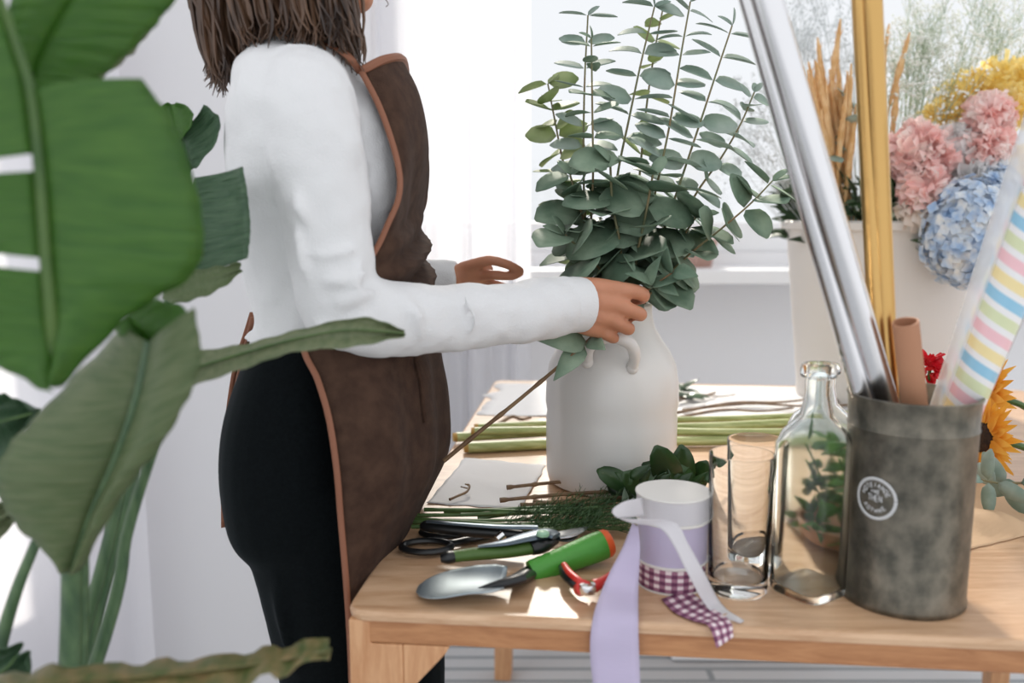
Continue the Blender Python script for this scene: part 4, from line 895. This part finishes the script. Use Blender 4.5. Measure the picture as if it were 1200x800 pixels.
roll(1150, 468, 0, 1240, 262, .90, .0060, M_brf, 'wrapping_roll', 'thin bronze-brown foil roll leaning right behind the striped roll', 'wrapping roll', 16)

# ------------------------------------------------------------------ flower bucket
BC = T(1030, 466); BC.y += .02
M_buck = mat('white_bucket', (.78, .74, .70), .55, trans=.12)
bk = thing('flower_bucket', V((BC.x, BC.y, ZT)), 'large white bucket full of flowers at the far right of the table', 'bucket'); bc = V((BC.x, BC.y, ZT))
BH = P(1030, 258, BC.y).z-ZT; RB0, RB1 = .165, .205
pf = [(.001, .0), (RB0, 0), (RB0+.004, .006)]
for k in range(1, 16): pf.append((RB0+(RB1-RB0)*k/16+(.0015 if k % 2 else 0), BH*k/16))
pf += [(RB1, BH-.02), (RB1+.010, BH-.018), (RB1+.012, BH-.004), (RB1+.006, BH), (RB1-.006, BH-.002), (RB0-.004, .012), (.001, .010)]
MB().lathe(pf, bc, 64).build('bucket_body', M_buck, bk)
TOP = ZT+BH
M_dkl = mat('bouquet_foliage', s(38, 62, 40), .5, col2=s(74, 102, 62), nscale=18, trans=.15)
random.seed(5); fo = MB()
for k in range(380):
    a = rnd(0, 6.28); r = RB1*math.sqrt(rnd(0, .9)); p = bc+V((r*math.cos(a), r*math.sin(a), BH-.03+rnd(-.02, .10))); fo.leaf(p, V((math.cos(a)*.8, math.sin(a)*.8, rnd(-.1, 1))), V((rnd(-.5, .5), -.6, .7)), rnd(.05, .09), rnd(.018, .034), shape='ov')
for k in range(10): fo.tube([bc+V((rnd(-.05, .05), rnd(-.05, .05), .02)), bc+V((rnd(-.1, .1), rnd(-.1, .1), BH))], .003, 6)
ft = fo.build('bouquet_foliage', M_dkl, solid=.0005); tag(ft, 'dark green leaves filling the white bucket between the flowers', 'foliage')
def bloom(c_, r, n, m, ps, ruff=.3, face=V((-.2, -1, .5)), seed=0, wid=1.15, mb=None, inner=.5):
    random.seed(seed); mb = mb or MB(); g = math.pi*(3-math.sqrt(5))
    for i in range(n):
        y = 1-1.75*(i+.5)/n; rad = math.sqrt(max(0, 1-y*y)); th = g*i; d = V((rad*math.cos(th), rad*math.sin(th), y))
        d = face.normalized().to_track_quat('Z', 'Y') @ d; lay = rnd(inner, 1); p = c_+d*r*lay*.72
        up = d.orthogonal().normalized(); up = Matrix.Rotation(rnd(0, 6.28), 3, d) @ up; a = d.cross(up); dd = (d*.75+up*rnd(.2, .9)).normalized(); rows = []
        L = ps*rnd(.7, 1.15); W = L*wid
        nn = dd.cross(a).normalized()
        for q in range(5):
            t = q/4; rows.append([p+dd*L*t+a*W*(k/6-.5)*(.25+.75*math.sin(min(1, t+.18)*1.7))+nn*(ruff*L*t*.35*math.sin(k*2.2+i)-.22*L*t*t) for k in range(7)])
        mb.grid(rows)
    return mb
def flower(name, px, py, Y, r, n, m, ps, lb, cat, seed, group=None, face=V((-.2, -1, .5)), mcore=None, **kw):
    c_ = P(px, py, Y); t = thing(name, V((c_.x, c_.y, c_.z-r)), lb, cat, group)
    bloom(c_, r, n, m, ps, face=face, seed=seed, **kw).build('petals', m, t)
    tgt = bc+V(((c_.x-bc.x)*.35, (c_.y-bc.y)*.3, .15))
    MB().tube(cr([c_-V((0, -.0, r*.35)), c_.lerp(tgt, .4)+V((0, .02, -.02)), tgt], 12), .0028, 6).build('stalk', M_gst, t)
    if mcore: MB().ball(c_, r*.55, 14, 10).build('flower_centre', mcore, t)
    return t
def pm(name, a, b, tr=.35): return mat(name, a, .7, col2=b, nscale=26, trans=tr, spec=.2)
M_pink = pm('pink_petal', s(255, 210, 204), s(255, 248, 244), .4); M_cream = pm('cream_petal', s(240, 226, 214), s(250, 244, 238)); M_yel = pm('yellow_petal', s(255, 232, 140), s(255, 242, 186), .45); M_corer = pm('coral_core', s(226, 120, 120), s(236, 150, 146), .1)
M_wf = pm('white_petal', s(240, 238, 236), s(250, 250, 250))
FY = BC.y-.17
flower('carnation', 1078, 182, FY-.02, .066, 110, M_pink, .034, 'pink carnation nearest the gold roll, topmost on the left', 'flower', 1, 'pink carnations', ruff=.9, mcore=M_corer)
flower('carnation', 1048, 195, FY+.03, .055, 90, M_pink, .03, 'pink carnation half hidden behind the gold roll', 'flower', 2, 'pink carnations', ruff=.9, mcore=M_corer)
flower('carnation', 1084, 218, FY-.05, .048, 80, M_pink, .030, 'pink carnation just below the topmost left one', 'flower', 3, 'pink carnations', ruff=.9, mcore=M_pink)
flower('carnation', 1160, 138, FY-.03, .042, 80, M_pink, .028, 'upper pink carnation on the right below the yellow flowers', 'flower', 4, 'pink carnations', ruff=.9, mcore=M_pink)
flower('carnation', 1156, 168, FY-.04, .046, 80, M_pink, .028, 'lower pink carnation on the right above the white flowers', 'flower', 5, 'pink carnations', ruff=.9, mcore=M_pink)
flower('carnation', 1078, 240, FY-.04, .044, 80, M_cream, .028, 'cream pink carnation hanging at the bucket rim beside the gold roll', 'flower', 6, ruff=.9, mcore=M_cream)
flower('peony', 1118, 176, FY+.0, .044, 70, M_wf, .034, 'small white flower between the two groups of pink carnations', 'flower', 7, 'white flowers', ruff=.6, mcore=M_wf)
flower('peony', 1140, 208, FY-.02, .062, 90, M_wf, .04, 'large white flower above the blue hydrangea', 'flower', 8, 'white flowers', ruff=.6, mcore=M_wf)
flower('peony', 1112, 216, FY+.02, .048, 80, M_wf, .036, 'white flower right of the cream carnation', 'flower', 9, 'white flowers', ruff=.6, mcore=M_wf)
for i, (x, y, dy, r, lb) in enumerate([(1128, 112, .06, .042, 'yellow flower highest on the left of its group'), (1166, 96, .05, .05, 'yellow flower at the top right of the bouquet'), (1192, 128, .0, .046, 'yellow flower by the right edge of the picture'), (1106, 140, .05, .036, 'yellow flower furthest left of its group'),
                                       (1196, 98, .05, .045, 'yellow flower topmost at the right edge'), (1182, 190, .02, .03, 'yellow flower low beside the striped roll')]):
    flower('chrysanthemum', x, y, FY+dy, r, 120, M_yel, .030, lb, 'flower', 20+i, 'yellow flowers', wid=.4, ruff=.2, mcore=M_yel)
# hydrangea
M_hyd = mat('hydrangea_petal', s(168, 196, 228), .7, col2=s(244, 244, 240), nscale=38, trans=.25, spec=.2)
def hydrangea(px, py, Y, r, lb, seed, sc_=1):
    c_ = P(px, py, Y); t = thing('hydrangea', V((c_.x, c_.y, c_.z-r)), lb, 'flower'); mb = MB(); random.seed(seed); g = math.pi*(3-math.sqrt(5))
    for i in range(420):
        y = 1-1.9*(i+.5)/420; rad = math.sqrt(1-y*y); d = V((rad*math.cos(g*i), rad*math.sin(g*i), y)); d = V((0, -1, .3)).to_track_quat('Z', 'Y') @ d; p = c_+V((d.x*r*.95, d.y*r*.9, d.z*r*1.15))*rnd(.84, 1.04)
        u = d.orthogonal().normalized(); u = Matrix.Rotation(rnd(0, 3), 3, d) @ u
        d = (d+V((rnd(-.5, .5), rnd(-.5, .5), rnd(-.5, .5)))).normalized(); u = d.orthogonal().normalized(); u = Matrix.Rotation(rnd(0, 3), 3, d) @ u
        for q in range(4): w_ = Matrix.Rotation(q*math.pi/2, 3, d) @ u; mb.leaf(p, (w_+d*.25), d, rnd(.010, .014), .012, cup=.12, shape='round', n=4)
    mb.build('florets', M_hyd, t); MB().ball(c_, (r*.82, r*.78, r*1.0), 16, 12).build('flower_centre', M_hyd, t)
    MB().tube([c_, bc+V(((c_.x-bc.x)*.3, -.05, .2))], .004, 8).build('stalk', M_gst, t)
hydrangea(1136, 272, FY-.10, .090, 'pale blue hydrangea head hanging over the bucket rim', 3)
hydrangea(1164, 232, FY-.06, .052, 'smaller deeper blue hydrangea head behind the large one', 4)
# dried golden grass plumes
M_dry = mat('golden_plume', s(228, 182, 122), .8, col2=s(250, 218, 168), nscale=50, trans=.25); random.seed(15)
for i in range(46):
    tx_ = 938+rnd(0, 70); ty = rnd(62, 130)+abs(tx_-975)*.35; Y = FY+rnd(-.03, .12)
    if i < 5: tx_, ty, Y = [(985, 22, FY+.05), (1042, 28, FY+.06), (1066, 38, FY+.04), (1052, 95, FY+.03), (958, 44, FY+.08)][i]
    tip = P(tx_, ty, Y); root = V((bc.x-.09+rnd(-.04, .05), bc.y-.05+rnd(-.04, .04), ZT+.15)); t = thing('dried_grass', root, (['tallest golden dried grass plume, curving left of the gold roll', 'golden dried grass plume just right of the gold roll', 'long golden dried grass plume leaning furthest right past the gold roll', 'short golden dried grass plume low right of the gold roll', 'golden dried grass plume highest beside the silver rolls'][i] if i < 5 else 'golden dried grass plume in the dense bunch between silver and gold rolls'), 'dried grass', 'golden dried grass plumes')
    mid_ = root.lerp(tip, .6)+V((rnd(-.02, .0), 0, .01)); L_ = cr([root, mid_, tip], 20); MB().tube(L_, .0012, 5).build('stalk', M_dry, t)
    pl_ = MB(); st0 = 9 if i >= 5 else 13; pts = L_[st0:]; m_ = len(pts)
    pl_.tube(pts, [.0065*math.sin(math.pi*(.12+.8*k/(m_-1)))*(1+.2*math.sin(k*2.6)) for k in range(m_)], 7)
    for k in range(60):
        j = rnd(0, m_-2); a = pts[int(j)].lerp(pts[int(j)+1], j-int(j)); up = (pts[int(j)+1]-pts[int(j)]).normalized(); dv = (up+V((rnd(-.5, .5), rnd(-.5, .5), 0))).normalized(); pl_.tube([a, a+dv*rnd(.012, .02)], [.0012, .0003], 3)
    pl_.build('plume', M_dry, t)
# hanging dry leaf strands in front of the rim
# baby's breath and grey twiggy sprays
M_gyst = mat('spray_stalk', s(178, 190, 168), .7, trans=.3); M_gyf = mat('tiny_blossom', s(244, 246, 240), .7, trans=.4); M_gyg = mat('grey_blossom', s(208, 212, 214), .8, trans=.3)
def spray(px, py, Y, sp_, hgt, nb, mfl, mst, lb, seed, fsz=.0028, base=None):
    random.seed(seed); tipc = P(px, py, Y); root = base or V((bc.x+(tipc.x-bc.x)*.4, bc.y, ZT+BH*.7)); t = thing('gypsophila_spray', root, lb, 'filler flower', 'airy filler sprays in the bucket'); stq = MB(); fl = MB()
    for k in range(nb):
        q = tipc+V((rnd(-sp_, sp_), rnd(-.06, .06), rnd(-hgt, hgt))); mid_ = root.lerp(q, .55)+V((rnd(-.02, .02), 0, 0)); stq.tube([root, mid_, q], [.0012, .0009, .0005], 4)
        for j in range(9):
            e = q+V((rnd(-.045, .045), rnd(-.03, .03), rnd(-.04, .05))); stq.tube([mid_.lerp(q, rnd(.75, 1)), e], [.0005, .0004], 3)
            for _ in range(3):
                fl.ball(e+V((rnd(-.008, .008), rnd(-.008, .008), rnd(-.008, .008))), fsz*rnd(.6, 1.2), 5, 3)
    stq.build('twigs', mst, t); fl.build('blossoms', mfl, t)
sprs = [(1060, 90, .08, 'pale airy spray above the left pink carnation'), (1095, 60, .10, 'pale airy spray rising between carnations and yellow flowers'), (1085, 130, .04, 'pale greenish spray close above the pink carnation'), (1140, 40, .12, 'pale airy spray highest above the yellow flowers'),
        (1185, 55, .10, 'pale airy spray at the top right corner'), (1075, 20, .14, 'pale airy spray at the top right of the gold roll')]
for i, (x, y, dy, lb) in enumerate(sprs): spray(x, y, FY+dy, .06, .07, 15, M_gyf, M_gyst, lb, 50+i)
for i, (x, y, dy, lb) in enumerate([(930, 40, .20, 'grey twiggy spray left of the dried grass at the top'), (905, 110, .18, 'grey twiggy spray left of the silver rolls'), (965, 15, .22, 'grey twiggy spray above the dried grass'), (890, 175, .14, 'grey twiggy spray lowest on the left of the bucket'), (985, 60, .2, 'grey twiggy spray behind the gold roll')]):
    spray(x, y, FY+dy, .07, .07, 12, M_gyg, M_gyg, lb, 70+i, .0022)
# eucalyptus twig between the silver and gold rolls
for pts, lb, sd_ in (([(1000, 128, 1.80), (985, 155, 1.80), (965, 178, 1.80), (955, 215, 1.82), (975, 262, 1.85)], 'small eucalyptus twig in the bucket between silver and gold rolls', 91),):
    stem_euc(pts, 5, .05, .055, M_e1, lb, sd_, wide=.45, t1=.7)
# red rose bud behind the can and kraft tube
rd = thing('red_flower', P(1088, 432, 1.25), 'small red flower showing above the can behind the cardboard tube', 'flower'); c_ = V(P(1090, 430, 1.25))
bloom(c_, .020, 30, None, .016, seed=8).build('petals', mat('red_petal', s(196, 24, 40), .6, trans=.2), rd)
MB().tube([c_, V((c_.x, c_.y+.02, .752))], .0025, 6).build('stalk', M_gst, rd)
# sunflowers lying behind the can at the right
M_sun = pm('sunflower_petal', s(236, 164, 52), s(248, 196, 92), .35); M_sunc = mat('sunflower_disc', s(36, 24, 18), .9, col2=s(70, 46, 28), nscale=120, bump=.6, bscale=300)
def sunflower(px, py, Y, r, face, lb, seed):
    c_ = P(px, py, Y); t = thing('sunflower', V((c_.x, c_.y, c_.z-r)), lb, 'flower', 'sunflowers'); random.seed(seed); f = V(face).normalized(); u = f.orthogonal().normalized(); mb = MB()
    for k in range(56):
        a = k*2.39996; w_ = Matrix.Rotation(a, 3, f) @ u; tl = -.25+.6*(k/56)
        mb.leaf(c_+w_*r*.30+f*.002*(k % 3), (w_+f*tl), f, r*rnd(.68, .86), r*.24, cup=.12, curl=rnd(-.15, .2), shape='ov', n=6)
    mb.build('petals', M_sun, t)
    MB().lathe([(.0005, .008), (r*.2, .010), (r*.36, .006), (r*.40, -.002), (r*.34, -.012), (.0005, -.014)], c_, 28, axis=f).build('seed_disc', M_sunc, t)
    e = V((c_.x+.16, c_.y+.08, .765)); MB().tube(cr([c_-f*.012, c_-f*.05+V((.03, 0, -.02)), e], 12), .005, 8).build('stalk', M_gst, t)
sunflower(1150, 462, 1.36, .068, (-1, -.12, .12), 'upper sunflower lying behind the metal can', 5)
sunflower(1152, 512, 1.27, .060, (-1, -.22, .05), 'lower sunflower lying behind the metal can', 6)
sheet([(1110, 650), (1230, 620), (1260, 560), (1130, 575)], .7512, 24, .05, mat('kraft_paper', s(206, 172, 136), .75, bump=.2, bscale=50), 'kraft_paper', 'crumpled brown kraft paper under the sunflowers', 4)
stem_euc([(1150, 562, 1.14), (1172, 566, 1.15), (1200, 566, 1.16), (1240, 570, 1.18)], 5, .032, .036, M_e1, 'eucalyptus sprig lying at the right edge beneath the sunflowers', 93, t0=.12, t1=.8, wide=.5)

# ------------------------------------------------------------------ big foreground plant
ML1 = leaf_mat('big_leaf_green', s(60, 102, 40), s(88, 128, 54), .36, .42, 40, s(110, 165, 40), .35)
ML2 = leaf_mat('leaf_underside', s(84, 104, 66), s(118, 128, 92), .25, .5, 46, s(120, 150, 60))
ML3 = leaf_mat('far_leaf_green', s(52, 84, 58), s(84, 112, 82), .22, .42, 26, s(90, 140, 50), .9)
ML4 = leaf_mat('grey_green_leaf', s(100, 114, 80), s(136, 142, 108), .22, .5, 30, s(120, 140, 60))
M_rib = mat('midrib', s(50, 82, 34), .45, col2=s(78, 106, 46), nscale=20)
M_pet = mat('petiole', s(58, 86, 56), .4, col2=s(88, 114, 76), nscale=18, stretch=(6, 6, 1))
plant = thing('banana_leaf_plant', (-.62, .80, 0), 'large potted banana-leaved plant with broad green leaves at the left', 'potted plant')
def bigleaf(mid, left, right, m, n=36, sag=.02, waveamp=.0012, rib=.0035, ribm=None, tears=None, lbl=None, seed=0):
    """mid/left/right: matching lists of (px, py, depth); the blade spans from edge to edge through the midrib"""
    mm_ = cr([P(*p) for p in mid], n); L_ = cr([P(*p) for p in left], n) if left else None; R2 = cr([P(*p) for p in right], n) if right else None; mb = MB(); K = 9
    for side in (L_, R2):
        if side is None: continue
        rows = []
        for i in range(n):
            r = []
            for k in range(K):
                t = k/(K-1); p = mm_[i].lerp(side[i], t); p = p+V((0, sag*math.sin(math.pi*t)*.7+waveamp*t*math.sin(i*1.9+seed), waveamp*t*math.sin(i*1.3))); r.append(p)
            rows.append(r)
        mb.grid(rows)
    o = mb.build('leaf', m, plant, solid=.0009, label=lbl)
    if rib: MB().tube([q+V((0, -.0015, 0)) for q in mm_], [rib*(1-.55*i/(n-1)) for i in range(n)], 8).build('midrib', ribm or M_rib, o)
    return o
def petiole(pts, r0, r1): MB().tube(cr([P(*p) if isinstance(p, tuple) and len(p) == 3 and abs(p[1]) > 5 else V(p) for p in pts], 24), [r0+(r1-r0)*k/23 for k in range(24)], 12, flat=(.75, (0, 1, 0))).build('petiole', M_pet, plant)
# L9: the torn-off upper part leaf behind
bigleaf([(112, -40, .66), (70, 20, .66), (44, 70, .66), (34, 106, .66)], [(20, -40, .64), (10, 20, .64), (14, 70, .645), (24, 104, .65)], [(225, -30, .70), (190, 20, .70), (128, 82, .69), (88, 106, .68)], ML1, sag=-.01, seed=1, rib=0)
bigleaf([(150, -40, .74), (140, 10, .74), (118, 60, .74), (96, 100, .74)], None, [(230, -40, .76), (196, 8, .76), (155, 62, .76), (110, 98, .75)], ML4, sag=-.01, seed=8, rib=0)
# L1: main big leaf, right half lower lobe
bigleaf([(36, 104, .60), (42, 160, .60), (48, 230, .60), (54, 300, .60), (60, 370, .605), (64, 440, .61)], None,
        [(165, 92, .64), (206, 150, .65), (236, 250, .655), (228, 318, .655), (150, 372, .64), (72, 452, .62)], ML1, n=44, sag=-.022, seed=2, rib=0)
bigleaf([(-4, -20, .60), (14, 40, .60), (30, 90, .60), (36, 130, .60), (42, 180, .60)], [(-70, -20, .58), (-60, 60, .58), (-60, 120, .58), (-60, 170, .58), (-40, 196, .58)], None, ML1, sag=-.01, seed=3, rib=0)
bigleaf([(43, 200, .60), (46, 230, .60), (50, 270, .60), (52, 303, .60)], [(-40, 208, .58), (-60, 240, .58), (-60, 280, .58), (-40, 292, .58)], None, ML1, sag=-.01, seed=4, rib=0)
bigleaf([(54, 318, .60), (58, 360, .603), (62, 410, .607), (66, 446, .61)], [(-40, 306, .58), (-60, 350, .58), (-30, 410, .59), (62, 462, .61)], None, ML1, sag=-.01, seed=5, rib=0)
MB().tube(cr([P(-10, -30, .598), P(18, 50, .598), P(36, 110, .598), P(46, 200, .598), P(53, 300, .598), P(60, 380, .603), P(65, 450, .62)], 40), [.0028+.0018*k/39 for k in range(40)], 10).build('midrib', M_rib, plant)
# L2: lower leaf seen from beneath, folded, dark midrib
bigleaf([(176, 400, .68), (160, 470, .68), (135, 540, .69), (108, 600, .70), (84, 668, .71)], [(150, 378, .72), (60, 470, .70), (0, 540, .68), (8, 600, .69), (72, 664, .71)],
        [(228, 360, .65), (234, 430, .66), (196, 510, .67), (146, 576, .69), (94, 668, .71)], ML2, n=40, sag=-.015, seed=6, rib=.004, ribm=M_pet)
bigleaf([(150, 372, .70), (160, 385, .70), (172, 398, .70), (186, 410, .70)], [(135, 388, .71), (146, 402, .71), (160, 412, .71), (178, 418, .71)], [(180, 352, .69), (205, 355, .69), (226, 372, .69), (228, 400, .69)], ML1, sag=-.01, seed=7, rib=0, n=16)
# L3: little dark leaves at the left edge
bigleaf([(-30, 500, .76), (-5, 495, .76), (15, 490, .76), (38, 484, .76)], [(-30, 470, .76), (0, 462, .76), (20, 468, .76), (38, 482, .76)], [(-30, 560, .77), (-5, 550, .77), (15, 520, .77), (38, 486, .76)], ML3, n=16, seed=9, rib=.002)
bigleaf([(-30, 620, .76), (-10, 612, .76), (5, 604, .76), (16, 598, .76)], [(-30, 600, .76), (-10, 592, .76), (5, 590, .76), (16, 596, .76)], [(-30, 650, .76), (-10, 640, .76), (5, 626, .76), (18, 602, .76)], ML4, n=12, seed=10, rib=0)
# L4: curly split tip leaf further back
bigleaf([(214, 152, 1.02), (218, 170, 1.02), (222, 185, 1.02), (225, 197, 1.02)], [(205, 142, 1.03), (206, 165, 1.03), (212, 184, 1.03), (222, 198, 1.03)], [(239, 123, 1.0), (257, 139, 1.0), (252, 168, 1.0), (229, 196, 1.0)], ML3, n=20, seed=11, rib=0, sag=.01)
bigleaf([(208, 165, 1.02), (205, 152, 1.02), (203, 138, 1.02), (200, 122, 1.02)], [(186, 165, 1.02), (186, 145, 1.02), (188, 128, 1.02), (197, 119, 1.02)], [(215, 160, 1.01), (224, 146, 1.0), (225, 130, 1.0), (206, 119, 1.0)], ML1, n=14, seed=12, rib=0, sag=.006)
# L5: dark ribbed leaf, ribs running out to its right edge
bigleaf([(228, 208, .94), (224, 240, .94), (222, 280, .93), (222, 324, .92)], None, [(284, 195, .92), (290, 230, .91), (293, 268, .90), (290, 302, .89)], ML3, n=30, seed=13, rib=0, sag=.02, waveamp=.001)
bigleaf([(190, 350, .86), (225, 335, .88), (255, 325, .89), (280, 315, .90)], [(190, 335, .87), (225, 318, .89), (255, 312, .90), (282, 308, .90)], [(200, 356, .84), (230, 350, .86), (258, 338, .88), (284, 318, .90)], ML2, n=18, seed=14, rib=0, sag=.006)
# L6: slim leaf reaching across the woman's hip
bigleaf([(225, 432, .78), (290, 412, .80), (350, 396, .81), (410, 386, .82), (474, 390, .83)], [(225, 412, .80), (290, 402, .82), (350, 386, .83), (425, 372, .83), (472, 386, .83)], [(225, 452, .76), (290, 430, .78), (345, 412, .79), (415, 406, .81), (474, 394, .83)], ML4, n=34, seed=15, rib=.0012, sag=.01, waveamp=.0007)
# L7: bottom leaf with dried white-brown edge
ML7 = leaf_mat('dry_edge_leaf', s(70, 92, 44), s(150, 126, 86), .2, .5, 22, s(160, 150, 80))
bigleaf([(-20, 812, .60), (60, 800, .62), (150, 794, .64), (240, 786, .66), (320, 776, .68), (384, 764, .70)], [(-20, 800, .64), (60, 786, .66), (150, 782, .68), (240, 774, .70), (320, 762, .72), (380, 746, .72)],
        [(-20, 850, .58), (60, 840, .60), (150, 830, .62), (240, 815, .64), (320, 792, .66), (386, 768, .70)], ML7, n=34, seed=16, rib=0, waveamp=.004, lbl='leaf with a dried pale brown edge')
bigleaf([(-20, 800, .72), (-5, 790, .72), (10, 780, .72), (20, 768, .72)], [(-30, 770, .72), (-10, 764, .72), (0, 760, .72), (14, 758, .72)], [(0, 815, .72), (20, 805, .72), (34, 792, .72), (30, 776, .72)], ML3, n=12, seed=17, rib=.0015)
petiole([(84, 650, .71), (84, 720, .73), (82, 800, .75), (80, 900, .77), (-.60, .80, .30)], .0085, .013)
petiole([(96, 650, .715), (95, 720, .735), (92, 800, .755), (88, 900, .775), (-.59, .81, .30)], .006, .010)
petiole([(42, 636, .74), (20, 690, .75), (2, 750, .76), (-20, 840, .77), (-.63, .80, .30)], .0045, .008)
petiole([(225, 432, .78), (190, 500, .78), (150, 620, .79), (118, 760, .80), (-.57, .82, .30)], .003, .008)
petiole([(225, 262, .93), (205, 330, .90), (160, 480, .86), (110, 700, .83), (-.58, .84, .30)], .003, .008)
petiole([(222, 196, 1.02), (212, 260, 1.0), (185, 420, .94), (140, 620, .88), (-.56, .85, .30)], .0025, .007)
petiole([(-20, 812, .60), (-30, 860, .62), (-10, 950, .68), (-.62, .78, .30)], .004, .008)
M_pot = mat('plant_pot', s(196, 186, 176), .7)
pp = V((-.60, .81, 0)); MB().lathe([(.001, 0), (.12, 0), (.125, .004), (.165, .31), (.175, .31), (.175, .33), (.158, .33), (.12, .02), (.001, .02)], pp, 40).build('pot', M_pot, plant)
MB().lathe([(.001, .30), (.08, .303), (.155, .298)], pp, 30).build('soil', mat('soil', s(52, 40, 32), .95, col2=s(30, 24, 20), nscale=60, bump=.8), plant)

for o in list(bpy.data.objects):
    if o.parent is None and o.type in ('MESH', 'EMPTY') and 'kind' not in o: o['kind'] = 'thing'
